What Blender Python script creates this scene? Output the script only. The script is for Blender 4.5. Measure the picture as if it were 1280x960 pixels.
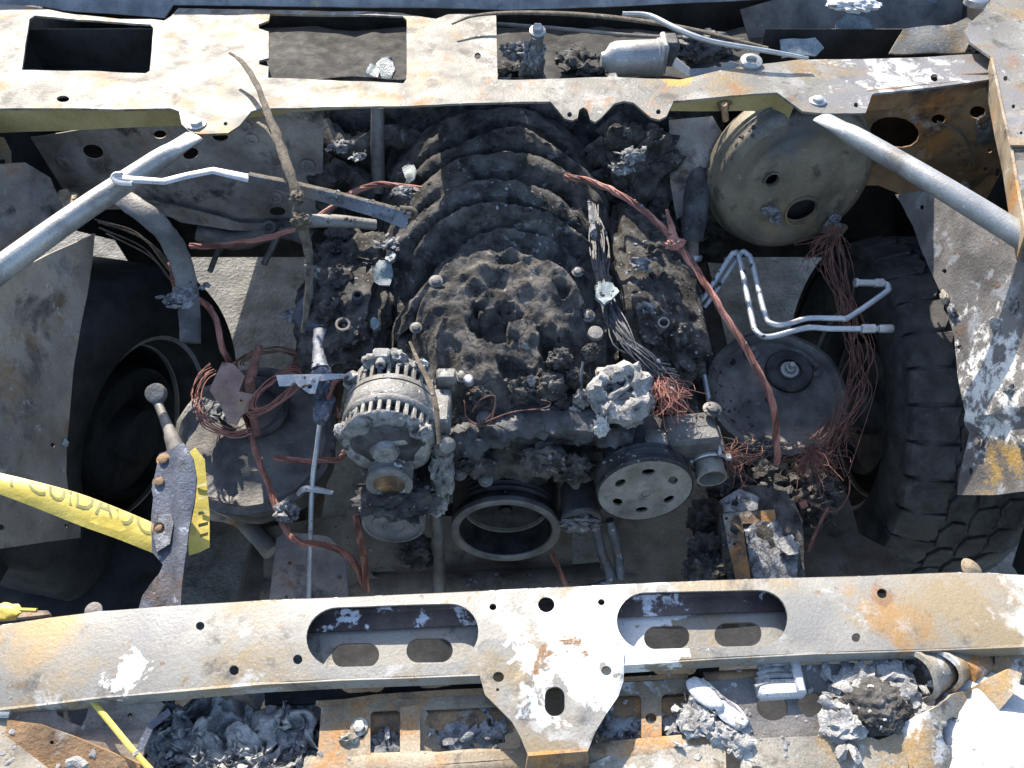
import bpy, bmesh, math, random
from mathutils import Vector, Matrix, noise
from mathutils.geometry import delaunay_2d_cdt

for o in list(bpy.data.objects): bpy.data.objects.remove(o)
SC = bpy.context.scene
COL = SC.collection
V = Vector

# ------------------------------------------------------------------ camera
FPX, TH = 1000.0, math.radians(50.0)
CAM = V((0.0, -0.331, 1.909))
FW = V((0, math.cos(TH), -math.sin(TH))); UPV = V((0, math.sin(TH), math.cos(TH)))
cam = bpy.data.cameras.new('camera'); camo = bpy.data.objects.new('camera', cam); COL.objects.link(camo)
camo.location = CAM; camo.rotation_euler = (math.radians(90) - TH, 0, 0)
cam.sensor_width = 36; cam.lens = 36 * FPX / 1280; cam.clip_start = .02; cam.clip_end = 500
SC.camera = camo
SC.render.resolution_x, SC.render.resolution_y = 1024, 768

# ------------------------------------------------------------------ light
SUN_TO = V((-0.50, 1.37, 1.02)).normalized()          # towards the sun: behind the truck, a little to the left
w = bpy.data.worlds.new('World'); SC.world = w; w.use_nodes = True
nt = w.node_tree; nt.nodes.clear()
sky = nt.nodes.new('ShaderNodeTexSky'); sky.sky_type = 'NISHITA'; sky.sun_disc = False
sky.sun_elevation = math.asin(SUN_TO.z); sky.sun_rotation = math.atan2(SUN_TO.x, SUN_TO.y)
bg = nt.nodes.new('ShaderNodeBackground'); bg.inputs[1].default_value = 0.135
wo = nt.nodes.new('ShaderNodeOutputWorld')
nt.links.new(sky.outputs[0], bg.inputs[0]); nt.links.new(bg.outputs[0], wo.inputs[0])
sl = bpy.data.lights.new('sun', 'SUN'); sl.energy = 4.2; sl.angle = math.radians(.5); sl.color = (1, .91, .78)
slo = bpy.data.objects.new('sun', sl); COL.objects.link(slo); slo.location = (-1.5, 4, 4)
slo.rotation_euler = SUN_TO.to_track_quat('Z', 'Y').to_euler()
vs = SC.view_settings; vs.view_transform = 'Standard'; vs.look = 'None'; vs.exposure = 1.85; vs.gamma = 1
vs.use_curve_mapping = False

# ------------------------------------------------------------------ pixel -> place
def ray(px, py): return FW + V(((px - 640) / FPX, 0, 0)) - UPV * ((py - 480) / FPX)
def Z(px, py, z):
    d = ray(px, py); return CAM + d * ((z - CAM.z) / d.z)
def Yp(px, py, y):
    d = ray(px, py); return CAM + d * ((y - CAM.y) / d.y)
def PL(px, py, p0, n):
    d = ray(px, py); return CAM + d * ((V(p0) - CAM).dot(n) / d.dot(n))
def onz(z): return (lambda a, b: Z(a, b, z)), V((0, 0, 1))
def ony(y): return (lambda a, b: Yp(a, b, y)), V((0, -1, 0))
def onpl(p0, n):
    n = V(n).normalized(); return (lambda a, b: PL(a, b, p0, n)), n
def proj(p):
    d = p - CAM; t = d.dot(FW); return 640 + FPX * d.x / t, 480 - FPX * d.dot(UPV) / t
def mpp(p): return (p - CAM).dot(FW) / FPX            # metres in one photo pixel at p
def path(*pts): return [Z(*p) for p in pts]

# ------------------------------------------------------------------ materials
def mat(name, c1, c2, scale=14, patches=(), rough=.7, metal=0.0, bump=.3, bscale=90, detail=6, rvar=.12, fine=.35, spec=.3, crack=None):
    m = bpy.data.materials.new(name); m.use_nodes = True
    t = m.node_tree; N = t.nodes; L = t.links
    b = N['Principled BSDF']
    geo = N.new('ShaderNodeNewGeometry')
    def nz(s, off, det=detail, ro=.6, dist=0.0):
        add = N.new('ShaderNodeVectorMath'); add.operation = 'ADD'; L.new(geo.outputs['Position'], add.inputs[0])
        add.inputs[1].default_value = (off, off * 1.7, off * .6)
        n = N.new('ShaderNodeTexNoise'); L.new(add.outputs[0], n.inputs['Vector'])
        n.inputs['Scale'].default_value = s * 1.7; n.inputs['Detail'].default_value = det
        n.inputs['Roughness'].default_value = ro; n.inputs['Distortion'].default_value = dist
        return n.outputs['Fac']
    def ramp(f, lo, hi):
        r = N.new('ShaderNodeMapRange'); L.new(f, r.inputs[0]); r.inputs[1].default_value = lo; r.inputs[2].default_value = hi
        return r.outputs[0]
    def mix(f, a, bcol):
        x = N.new('ShaderNodeMix'); x.data_type = 'RGBA'; L.new(f, x.inputs[0])
        if isinstance(a, tuple): x.inputs[6].default_value = a + (1,)
        else: L.new(a, x.inputs[6])
        x.inputs[7].default_value = bcol + (1,)
        return x.outputs[2]
    col = mix(ramp(nz(scale, 1.3), .38, .62), c1, c2)
    seed = 5.0
    for p in patches:
        pc, ps, lo, soft = p[:4]; seed += 3.17
        f = nz(ps, seed, 9, .68, p[5] if len(p) > 5 else .3)
        if len(p) > 4 and p[4]:
            x, y, z, r = p[4]
            dn = N.new('ShaderNodeVectorMath'); dn.operation = 'DISTANCE'; L.new(geo.outputs['Position'], dn.inputs[0]); dn.inputs[1].default_value = (x, y, z)
            mr = N.new('ShaderNodeMapRange'); L.new(dn.outputs['Value'], mr.inputs[0]); mr.inputs[2].default_value = r
            mr.inputs[3].default_value = .22; mr.inputs[4].default_value = -.4
            ad = N.new('ShaderNodeMath'); ad.operation = 'ADD'; L.new(f, ad.inputs[0]); L.new(mr.outputs[0], ad.inputs[1]); f = ad.outputs[0]
        col = mix(ramp(f, lo, lo + soft), col, pc)
    # fine speckle
    if fine:
        sp = ramp(nz(260, 40, 4, .7), .3, .7)
        mm = N.new('ShaderNodeMix'); mm.data_type = 'RGBA'; mm.blend_type = 'MULTIPLY'; mm.inputs[0].default_value = 1
        L.new(col, mm.inputs[6])
        cr = N.new('ShaderNodeMapRange'); L.new(sp, cr.inputs[0]); cr.inputs[3].default_value = 1 - fine; cr.inputs[4].default_value = 1 + fine * .4
        cc = N.new('ShaderNodeCombineColor')
        for i in range(3): L.new(cr.outputs[0], cc.inputs[i])
        L.new(cc.outputs[0], mm.inputs[7]); col = mm.outputs[2]
    if crack:
        vo = N.new('ShaderNodeTexVoronoi'); vo.feature = 'DISTANCE_TO_EDGE'; vo.inputs['Scale'].default_value = crack
        wn = N.new('ShaderNodeTexNoise'); wn.inputs['Scale'].default_value = crack * 1.1; wn.inputs['Detail'].default_value = 4; L.new(geo.outputs['Position'], wn.inputs['Vector'])
        wm_ = N.new('ShaderNodeVectorMath'); wm_.operation = 'MULTIPLY_ADD'; L.new(wn.outputs['Color'], wm_.inputs[0]); wm_.inputs[1].default_value = (1.6 / crack,) * 3; L.new(geo.outputs['Position'], wm_.inputs[2]); L.new(wm_.outputs[0], vo.inputs['Vector'])
        col = mix(ramp(vo.outputs['Distance'], .018, .0), col, (.008, .008, .008))
    L.new(col, b.inputs['Base Color'])
    b.inputs['Metallic'].default_value = metal
    rr = N.new('ShaderNodeMapRange'); L.new(nz(scale * 2.3, 9), rr.inputs[0]); rr.inputs[1].default_value = .3; rr.inputs[2].default_value = .7
    rr.inputs[3].default_value = max(.05, rough - rvar); rr.inputs[4].default_value = min(1, rough + rvar)
    L.new(rr.outputs[0], b.inputs['Roughness'])
    b.inputs['Specular IOR Level'].default_value = spec
    if bump:
        bp = N.new('ShaderNodeBump'); bp.inputs['Strength'].default_value = bump; bp.inputs['Distance'].default_value = .004
        L.new(nz(bscale, 20, 8, .65), bp.inputs['Height']); L.new(bp.outputs[0], b.inputs['Normal'])
    return m

M = {}
WHITE, TAN, RUST, ORANGE, ASHC = (.58, .575, .56), (.36, .27, .14), (.20, .085, .03), (.40, .19, .05), (.42, .44, .48)
M['soot'] = mat('soot', (.024, .023, .022), (.095, .091, .086), 18, [((.19, .19, .192), 24, .59, .1), ((.085, .072, .06), 8, .58, .15), ((.02, .019, .018), 14, .58, .1), ((.30, .31, .33), 46, .65, .05)], .93, 0, 1.0, 110, spec=.12)
M['soot_smooth'] = mat('soot_smooth', (.02, .02, .022), (.075, .077, .082), 16, [((.10, .11, .13), 24, .60, .15), ((.075, .055, .04), 10, .62, .15)], .62, 0, .5, 140)
M['char'] = mat('char', (.036, .034, .032), (.105, .098, .09), 16, [((.23, .22, .205), 26, .59, .1), ((.03, .027, .025), 26, .58, .1), ((.30, .28, .26), 50, .68, .05)], .95, 0, 1.0, 90, spec=.08, crack=13)
M['dark_steel'] = mat('dark_steel', (.065, .063, .062), (.16, .152, .143), 9, [((.13, .08, .05), 12, .6, .15), ((.17, .2, .25), 26, .63, .1)], .55, .25, .35, 120)
M['brown_steel'] = mat('brown_steel', (.15, .13, .115), (.29, .265, .24), 7, [((.22, .11, .05), 6, .54, .12), ((.05, .045, .042), 7, .53, .12), ((.17, .17, .18), 5, .55, .12), ((.28, .28, .3), 30, .64, .06)], .7, .1, .35, 120)
M['apron'] = mat('apron', (.18, .15, .12), (.31, .265, .215), 5, [((.20, .22, .25), 3, .58, .12), ((.09, .075, .065), 6, .52, .12), ((.22, .14, .08), 5, .57, .1), ((.36, .34, .31), 12, .61, .06), ((.45, .45, .45), 45, .66, .05)], .62, .15, .25, 130)
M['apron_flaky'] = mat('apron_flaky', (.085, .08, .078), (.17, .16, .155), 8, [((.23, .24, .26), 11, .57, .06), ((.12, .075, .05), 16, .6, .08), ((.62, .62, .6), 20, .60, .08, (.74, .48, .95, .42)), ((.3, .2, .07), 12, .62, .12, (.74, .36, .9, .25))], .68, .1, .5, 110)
M['bar'] = mat('bar', (.155, .150, .138), (.205, .198, .18), 5, [
    ((.19, .15, .095), 4.5, .49, .12), ((.27, .265, .25), 9, .58, .04), ((.085, .078, .07), 9, .57, .08), ((.15, .095, .05), 20, .61, .05), ((.11, .10, .09), 26, .64, .05),
    ((.26, .185, .095), 5, .40, .22, (-.60, .02, 1.1, .34)), ((.30, .17, .05), 7, .52, .2, (-.58, -.03, 1.1, .20)), ((.15, .15, .15), 5, .45, .2, (-.37, .02, 1.1, .12)),
    ((.50, .495, .48), 15, .47, .04, (.09, .01, 1.1, .21)), ((.50, .49, .47), 6, .50, .16, (.60, .01, 1.1, .20)), ((.145, .145, .14), 5, .44, .12, (.31, .02, 1.1, .09)),
    ((.22, .135, .06), 9, .50, .16, (.40, .03, 1.1, .11)), ((.15, .09, .05), 16, .60, .08, (.405, .05, 1.1, .06)), ((.19, .115, .065), 22, .64, .06, (.05, -.01, 1.1, .12)), ((.5, .49, .47), 32, .56, .04, (-.39, -.03, 1.1, .07))], .58, .1, .25, 140, fine=.22)
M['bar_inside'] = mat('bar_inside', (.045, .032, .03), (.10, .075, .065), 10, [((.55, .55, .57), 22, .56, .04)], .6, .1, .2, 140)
M['cowl'] = mat('cowl', (.10, .095, .083), (.155, .147, .13), 5, [((.17, .12, .06), 4.5, .50, .10), ((.21, .205, .19), 6, .53, .08), ((.055, .05, .045), 8, .53, .08), ((.17, .085, .035), 9, .56, .08), ((.08, .075, .07), 24, .58, .06), ((.30, .295, .28), 20, .62, .05),
    ((.34, .185, .035), 8, .50, .1, (.30, 1.03, 1.15, .09)), ((.13, .125, .13), 6, .44, .15, (.75, 1.03, 1.15, .50)), ((.30, .295, .28), 15, .63, .05, (.7, 1.03, 1.15, .5))], .62, .1, .35, 120, fine=.22)
M['khaki'] = mat('khaki', (.27, .215, .09), (.36, .29, .14), 7, [((.30, .17, .05), 14, .62, .1), ((.16, .14, .1), 30, .66, .06)], .7, 0, .25, 120)
M['rust'] = mat('rust', (.14, .085, .045), (.26, .165, .09), 8, [((.33, .145, .035), 6, .52, .12), ((.055, .042, .035), 8, .52, .12), ((.28, .25, .21), 9, .58, .08)], .8, 0, .5, 110)
M['pale_rust'] = mat('pale_rust', (.17, .13, .085), (.27, .225, .165), 8, [((.30, .145, .045), 7, .50, .14), ((.075, .058, .045), 9, .53, .1), ((.42, .40, .37), 12, .58, .06)], .72, .05, .4, 110)
M['beige'] = mat('beige', (.17, .15, .118), (.27, .245, .205), 9, [((.25, .165, .075), 7, .53, .12), ((.42, .41, .39), 12, .57, .06), ((.08, .07, .06), 14, .59, .08)], .7, 0, .35, 100)
M['booster'] = mat('booster', (.10, .088, .068), (.20, .172, .125), 5, [((.085, .09, .10), 4, .46, .14, (.50, 1.0, 1.08, .20)), ((.22, .175, .105), 7, .52, .14, (.55, .93, .90, .17)), ((.055, .05, .045), 11, .57, .1), ((.42, .42, .43), 36, .66, .05), ((.07, .06, .05), 18, .64, .08)], .55, .2, .3, 130)
M['tube_steel'] = mat('tube_steel', (.22, .22, .22), (.32, .32, .31), 8, [((.16, .15, .14), 5, .54, .1), ((.28, .20, .12), 16, .62, .1), (WHITE, 40, .64, .05), ((.15, .15, .16), 24, .65, .08)], .45, .35, .2, 150)
M['bright_steel'] = mat('bright_steel', (.28, .28, .285), (.40, .40, .40), 14, [((.2, .2, .21), 30, .63, .08)], .38, .55, .15, 160)
M['pipe_blue'] = mat('pipe_blue', (.30, .33, .37), (.42, .44, .46), 16, [((.30, .24, .18), 20, .6, .12)], .45, .35, .15, 160)
M['alu'] = mat('alu', (.10, .097, .09), (.21, .203, .19), 12, [((.05, .048, .045), 14, .56, .14), ((.6, .59, .57), 40, .6, .08)], .6, .15, .55, 140)
M['alu_crust'] = mat('alu_crust', (.16, .155, .15), (.32, .315, .30), 26, [((.04, .04, .04), 20, .54, .1), ((.5, .5, .48), 22, .6, .08)], .85, 0, 1.0, 120)
M['pulley'] = mat('pulley', (.14, .14, .14), (.25, .245, .24), 14, [((.2, .15, .1), 18, .62, .12)], .42, .5, .12, 150)
M['pulley_black'] = mat('pulley_black', (.015, .015, .016), (.05, .05, .052), 18, [((.13, .10, .08), 22, .64, .1)], .5, .3, .15, 150)
M['pulley_pale'] = mat('pulley_pale', (.17, .16, .14), (.29, .275, .245), 14, [((.08, .075, .07), 14, .56, .12), ((.4, .27, .14), 24, .64, .1)], .5, .3, .25, 150)
M['copper'] = mat('copper', (.23, .098, .076), (.36, .17, .135), 16, [((.07, .045, .04), 14, .56, .14), ((.45, .38, .34), 60, .7, .04)], .7, .1, .5, 300)
M['copper_dark'] = mat('copper_dark', (.10, .05, .04), (.22, .10, .075), 30, [((.035, .03, .03), 24, .55, .15)], .7, .1, .4, 300)
M['wire_black'] = mat('wire_black', (.022, .024, .028), (.075, .08, .09), 40, [], .5, .1, .3, 300)
M['tape'] = mat('tape', (.37, .29, .05), (.46, .37, .09), 8, [((.33, .26, .07), 10, .58, .14)], .42, 0, .5, 22, fine=.1)
M['tape_print'] = mat('tape_print', (.11, .105, .03), (.19, .175, .04), 20, [], .5, 0, 0, fine=.1)
M['tyre'] = mat('tyre', (.032, .031, .03), (.072, .069, .066), 14, [((.10, .095, .09), 14, .56, .14), ((.07, .055, .045), 6, .56, .15)], .85, 0, .5, 160)
M['ash'] = mat('ash', (.10, .10, .105), (.27, .275, .285), 40, [((.03, .03, .032), 45, .54, .1), ((.5, .5, .51), 55, .62, .06)], .95, 0, 1.0, 160)
M['ash_pale'] = mat('ash_pale', (.19, .187, .182), (.33, .325, .315), 30, [((.12, .115, .11), 30, .56, .08)], .9, 0, .9, 130)
M['melted_white'] = mat('melted_white', (.33, .33, .335), (.44, .44, .435), 12, [((.4, .4, .42), 26, .66, .06)], .6, 0, .4, 60)
M['glass'] = mat('glass', (.10, .135, .15), (.18, .22, .23), 40, [((.36, .4, .41), 60, .6, .08)], .35, 0, .5, 200)
M['strap'] = mat('strap', (.05, .04, .028), (.115, .092, .066), 40, [((.26, .23, .18), 50, .62, .08), ((.03, .027, .025), 40, .58, .08)], .8, 0, .7, 200)
M['blue_steel'] = mat('blue_steel', (.05, .056, .075), (.125, .135, .16), 10, [((.13, .095, .075), 8, .53, .1), ((.035, .036, .04), 12, .56, .1), ((.32, .36, .44), 44, .62, .05)], .55, .25, .35, 140)
M['blue_panel'] = mat('blue_panel', (.10, .105, .115), (.20, .205, .215), 10, [((.30, .24, .15), 14, .62, .1), ((.06, .065, .08), 12, .58, .12)], .7, .05, .3, 120)
M['rail'] = mat('rail', (.095, .076, .06), (.18, .148, .12), 8, [((.2, .1, .045), 12, .62, .1), ((.03, .028, .027), 10, .57, .15)], .7, .1, .4, 110)
M['concrete'] = mat('concrete', (.17, .166, .158), (.33, .32, .30), 7, [((.10, .097, .09), 4, .55, .12), ((.2, .2, .19), 30, .6, .1), ((.55, .53, .5), 40, .62, .1)], .9, 0, 1.0, 45)
M['concrete'].node_tree.nodes['Bump'].inputs['Distance'].default_value = .06
def crumple(c, r, seed=0, n=26, amp=.75, thick=.0012):
    vs_, fs = [], []
    for j in range(n + 1):
        for i in range(n + 1):
            u, v = 2 * i / n - 1, 2 * j / n - 1; k = 1 - .25 * noise.noise(V((u * 3, v * 3, seed))) - .22 * (abs(u * v))
            q = V((u * 1.1, v * 1.1, seed * 3.7)); d = noise.noise_vector(q * 1.25) * amp + noise.noise_vector(q * 3.1) * amp * .35 + noise.noise_vector(q * 8) * amp * .10; d.z += amp * .45 * (1 - 2.4 * abs(noise.noise(q * 2.3 + V((5, 0, 0))))) + amp * .2 * (1 - 2.4 * abs(noise.noise(q * 5.1)))
            vs_.append(c + V((u * k, v * k * .85, 0)) * r + V((d.x, d.y, d.z * .9)) * r)
    m = n + 1
    for j in range(n):
        for i in range(n):
            a = j * m + i; fs.append((a, a + 1, a + m + 1, a + m))
    return vs_, fs
def flakes(c, r, n=16, seed=0, fl=.6):
    rn = random.Random(seed * 13 + 5); gs = [lump(c, (r * .75, r * .65, r * .4), seed, .55, 2.6, 3)]
    for k in range(n):
        d = V((rn.gauss(0, .5), rn.gauss(0, .45), abs(rn.gauss(0, .3)) * fl)) * r
        rot = Matrix.Rotation(rn.uniform(0, 6.3), 3, 'Z') @ Matrix.Rotation(rn.uniform(-1, 1), 3, 'X'); s = r * rn.uniform(.16, .42)
        gs.append(lump(c + d, (s, s * rn.uniform(.4, .9), s * rn.uniform(.15, .4)), seed + k, .7, 2.2, 2, rot))
    return join(*gs)
M['pink_rust'] = mat('pink_rust', (.20, .125, .105), (.30, .20, .17), 12, [((.25, .2, .12), 10, .55, .1), ((.08, .06, .05), 14, .6, .1)], .75, 0, .4, 140)
M['inside_shade'] = mat('inside_shade', (.012, .012, .012), (.03, .03, .03), 9, [], .9, 0, .4, 60)  # near-black tone that paints shade onto enclosed parts

# ------------------------------------------------------------------ geometry
def cr(pts, n=6):
    if len(pts) < 3: return list(pts)
    q = [pts[0] * 2 - pts[1]] + list(pts) + [pts[-1] * 2 - pts[-2]]; out = []
    for i in range(1, len(q) - 2):
        a, b, c, d = q[i - 1:i + 3]
        for k in range(n):
            t = k / n
            out.append(.5 * ((2 * b) + (c - a) * t + (2 * a - 5 * b + 4 * c - d) * t * t + (3 * b - a - 3 * c + d) * t ** 3))
    out.append(pts[-1]); return out
def lerp_list(vals, n):
    if not isinstance(vals, (list, tuple)): return [vals] * n
    k = len(vals) - 1; out = []
    for i in range(n):
        t = i / max(1, n - 1) * k; j = min(int(t), k - 1); out.append(vals[j] + (vals[j + 1] - vals[j]) * (t - j))
    return out
def basis(a, up=V((0, 0, 1))):
    a = a.normalized()
    if abs(a.dot(up)) > .98: up = V((0, 1, 0))
    x = up.cross(a).normalized(); return x, a.cross(x).normalized(), a
def tube(pts, r, n=8, sub=6, flat=1.0, jit=0.0, seed=0, up=V((0, 0, 1))):
    """r radius (or list along the path); flat < 1 squashes the section along 'up'."""
    p = cr(pts, sub) if sub else list(pts); R = lerp_list(r, len(p)); FL = lerp_list(flat, len(p)); vs_, fs = [], []
    px_ = None
    for i, c in enumerate(p):
        t = (p[min(i + 1, len(p) - 1)] - p[max(i - 1, 0)]).normalized()
        if px_ is None: x, y, _ = basis(t, up)
        else:
            x = (px_ - t * px_.dot(t)); x = x.normalized() if x.length > 1e-6 else basis(t, up)[0]; y = t.cross(x).normalized()
        px_ = x
        for k in range(n):
            a = 2 * math.pi * k / n; rr = R[i]
            if jit: d_ = c + (x * math.cos(a) + y * math.sin(a)) * rr; rr *= 1 + jit * (noise.noise(d_ * 50 + V((seed, 0, 0))) + .5 * noise.noise(d_ * 130) + .3 * noise.noise(d_ * 300))
            vs_.append(c + x * math.cos(a) * rr + y * math.sin(a) * rr * FL[i])
    m = len(p)
    for i in range(m - 1):
        for k in range(n):
            fs.append((i * n + k, i * n + (k + 1) % n, (i + 1) * n + (k + 1) % n, (i + 1) * n + k))
    fs.append(tuple(range(n - 1, -1, -1))); fs.append(tuple((m - 1) * n + k for k in range(n)))
    return vs_, fs
def lathe(prof, o, axis, n=32, ang=0, up=V((0, 0, 1)), jit=0, seed=0, cap=.02):
    x, y, a = basis(axis, up); vs_, fs = [], []
    for (r, h) in prof:
        for k in range(n):
            t = 2 * math.pi * k / n + ang; c = o + a * h + (x * math.cos(t) + y * math.sin(t)) * r
            if jit: c = c + noise.noise_vector(c * 40 + V((seed, 0, 0))) * jit
            vs_.append(c)
    for i in range(len(prof) - 1):
        for k in range(n): fs.append((i * n + k, i * n + (k + 1) % n, (i + 1) * n + (k + 1) % n, (i + 1) * n + k))
    if 1e-4 < prof[0][0] < cap: fs.append(tuple(range(n - 1, -1, -1)))
    if 1e-4 < prof[-1][0] < cap: fs.append(tuple((len(prof) - 1) * n + k for k in range(n)))
    return vs_, fs
def box(c, s, rot=None, bev=.002):
    bm = bmesh.new(); bmesh.ops.create_cube(bm, size=1)
    for v in bm.verts: v.co = V((v.co.x * s[0], v.co.y * s[1], v.co.z * s[2]))
    if bev: bmesh.ops.bevel(bm, geom=bm.edges[:], offset=min(bev, min(s) * .3), segments=1, affect='EDGES')
    r = rot if rot else Matrix.Identity(3)
    vs_ = [r @ v.co + c for v in bm.verts]; bm.verts.index_update(); fs = [tuple(v.index for v in f.verts) for f in bm.faces]; bm.free()
    return vs_, fs
_ico = {}
def ico(sub):
    if sub not in _ico:
        bm = bmesh.new(); bmesh.ops.create_icosphere(bm, subdivisions=sub, radius=1); bm.verts.index_update()
        _ico[sub] = ([v.co.copy() for v in bm.verts], [tuple(v.index for v in f.verts) for f in bm.faces]); bm.free()
    return _ico[sub]
def lump(c, rad, seed=0, amp=.3, freq=2.2, sub=4, rot=None, ridged=False, boxy=0):
    vv, ff = ico(sub); out = []
    for v in vv:
        d = v.copy()
        if boxy:
            mx = max(abs(d.x), abs(d.y), abs(d.z)); d = d.lerp(d / mx * .88, boxy)
        q = v * freq + V((seed * 7.3, seed * 3.1, seed * 1.7))
        if ridged: n_ = noise.ridged_multi_fractal(q, .9, 2.1, 5, 1.0, 2.0) * .5 - .6
        else: n_ = noise.fractal(q, .8, 2.1, 5)
        d = d * (1 + amp * n_); d = V((d.x * rad[0], d.y * rad[1], d.z * rad[2]))
        out.append((rot @ d if rot else d) + c)
    return out, ff
def inpoly(p, poly):
    x, y = p; r = False; j = len(poly) - 1
    for i in range(len(poly)):
        a, b = poly[i], poly[j]
        if (a[1] > y) != (b[1] > y) and x < (b[0] - a[0]) * (y - a[1]) / (b[1] - a[1]) + a[0]: r = not r
        j = i
    return r
def dens(poly, step):
    out = []
    for i, a in enumerate(poly):
        b = poly[(i + 1) % len(poly)]; n = max(1, int(math.hypot(b[0] - a[0], b[1] - a[1]) / step))
        out += [(a[0] + (b[0] - a[0]) * k / n, a[1] + (b[1] - a[1]) * k / n) for k in range(n)]
    return out
def sheet(outline, holes, fm, thick=.003, grid=16, amp=0.0, nf=9.0, seed=0, zf=None, both=True, flange=None):
    """A pressed steel sheet from a 2-D outline with holes; fm = (map to 3-D, normal). Edges and holes have real thickness."""
    mp, nrm = fm
    loops = [dens(outline, grid)] + [dens(h, grid) for h in holes]
    pts, edges = [], []
    for lp in loops:
        s = len(pts); pts += [V(p) for p in lp]; edges += [(s + i, s + (i + 1) % len(lp)) for i in range(len(lp))]
    xs = [p[0] for p in outline]; ys = [p[1] for p in outline]; y = min(ys) + grid * .5; r_ = 0
    rnd = random.Random(seed)
    while y < max(ys):
        x = min(xs) + grid * (.5 if r_ % 2 else .25)
        while x < max(xs):
            q = (x + rnd.uniform(-.15, .15) * grid, y + rnd.uniform(-.15, .15) * grid)
            if inpoly(q, outline) and not any(inpoly(q, h) for h in holes):
                if all((q[0] - e[0]) ** 2 + (q[1] - e[1]) ** 2 > (grid * .35) ** 2 for lp in loops for e in lp): pts.append(V(q))
            x += grid
        y += grid; r_ += 1
    vo, eo, fo, *_ = delaunay_2d_cdt(pts, edges, [], 4, 1e-5)
    top = []
    for v in vo:
        p = mp(v.x, v.y)
        if amp: p = p + nrm * (amp * noise.fractal(p * nf + V((seed, 0, 0)), 1, 2, 3))
        if zf: p = p + nrm * zf(v.x, v.y)
        top.append(p)
    n = len(top); verts = top + [p - nrm * thick for p in top]; faces = []
    cnt = {}
    for f in fo:
        f = list(f); ctr = (sum(vo[i].x for i in f) / len(f), sum(vo[i].y for i in f) / len(f))
        if not inpoly(ctr, outline) or any(inpoly(ctr, h) for h in holes): continue
        a, b, c = top[f[0]], top[f[1]], top[f[2]]
        if (b - a).cross(c - a).dot(nrm) < 0: f = f[::-1]
        faces.append(tuple(f)); faces.append(tuple(i + n for i in f[::-1]))
        for i in range(len(f)):
            e = (f[i], f[(i + 1) % len(f)]); cnt.setdefault(tuple(sorted(e)), []).append(e)
    for k, l in cnt.items():
        if len(l) == 1:
            a, b = l[0]; faces.append((b, a, a + n, b + n))
    return verts, faces
def ell(cx, cy, rx, ry=None, rot=0, n=16):
    ry = rx if ry is None else ry; c, s = math.cos(math.radians(rot)), math.sin(math.radians(rot))
    return [(cx + rx * math.cos(t) * c - ry * math.sin(t) * s, cy + rx * math.cos(t) * s + ry * math.sin(t) * c) for t in [2 * math.pi * k / n for k in range(n)]]
def slot(x0, y0, x1, y1, sk=0.0, n=8, rr=None):
    """rounded slot in px; sk shears y with x"""
    r = min((x1 - x0), (y1 - y0)) / 2 if rr is None else rr; out = []
    for cx, cy, a0 in ((x1 - r, y1 - r, 0), (x0 + r, y1 - r, 90), (x0 + r, y0 + r, 180), (x1 - r, y0 + r, 270)):
        for k in range(n + 1):
            a = math.radians(a0 + 90 * k / n); x = cx + r * math.cos(a); out.append((x, cy + r * math.sin(a) + sk * (x - (x0 + x1) / 2)))
    return out
def strip(A, B, thick=.002):
    """ribbon between two 3-D polylines"""
    n = len(A); vs_ = list(A) + list(B); fs = []
    for i in range(n - 1): fs.append((i, n + i, n + i + 1, i + 1))
    nr = (B[0] - A[0]).cross(A[1] - A[0]).normalized() * thick
    m = len(vs_); vs_ += [v - nr for v in vs_[:m]]; fs += [tuple(j + m for j in f[::-1]) for f in fs[:]]
    for i in range(n - 1):
        fs.append((i, i + 1, m + i + 1, m + i)); fs.append((n + i + 1, n + i, m + n + i, m + n + i + 1))
    fs.append((0, m, m + n, n)); fs.append((n - 1, 2 * n - 1, m + 2 * n - 1, m + n - 1))
    return vs_, fs
def join(*gs):
    vs_, fs = [], []
    for v, f in gs:
        k = len(vs_); vs_ += v; fs += [tuple(i + k for i in q) for q in f]
    return vs_, fs
def hexbolt(c, nrm, r, h=None):
    h = h or r * .8
    return join(lathe([(r * 1.5, 0), (r * 1.5, h * .25), (r * 1.42, h * .3)], c, nrm, 16), lathe([(r, h * .2), (r, h * .92), (r * .88, h)], c, nrm, 6))

# ------------------------------------------------------------------ objects
WLOC = {}
def mk(name, g, m, parent=None, sharp=42, noshift=False):
    vs_, fs = g
    lo = V([min(v[i] for v in vs_) for i in range(3)]); hi = V([max(v[i] for v in vs_) for i in range(3)])
    org = V(((lo.x + hi.x) / 2, (lo.y + hi.y) / 2, lo.z))
    me = bpy.data.meshes.new(name); me.from_pydata([v - org for v in vs_], [], fs)
    bm = bmesh.new(); bm.from_mesh(me); bmesh.ops.recalc_face_normals(bm, faces=bm.faces[:]); bm.to_mesh(me); bm.free()
    me.shade_smooth(); me.set_sharp_from_angle(angle=math.radians(sharp))
    me.materials.append(M[m])
    o = bpy.data.objects.new(name, me); COL.objects.link(o); WLOC[o] = org
    if parent is not None: o.parent = parent; o.location = org - WLOC[parent]
    else: o.location = org
    return o
def thing(name, label, cat, loc, group=None):
    o = bpy.data.objects.new(name, None); COL.objects.link(o); o.location = loc; WLOC[o] = V(loc); o.empty_display_size = .02
    o['label'] = label; o['category'] = cat
    if group: o['group'] = group
    return o
def tag(o, label, cat, group=None):
    o['label'] = label; o['category'] = cat
    if group: o['group'] = group
    return o
def single(name, g, m, label, cat, group=None, sharp=42): return tag(mk(name, g, m, None, sharp), label, cat, group)
def struct(name, g, m):
    o = mk(name, g, m); o['kind'] = 'structure'; return o
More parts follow.
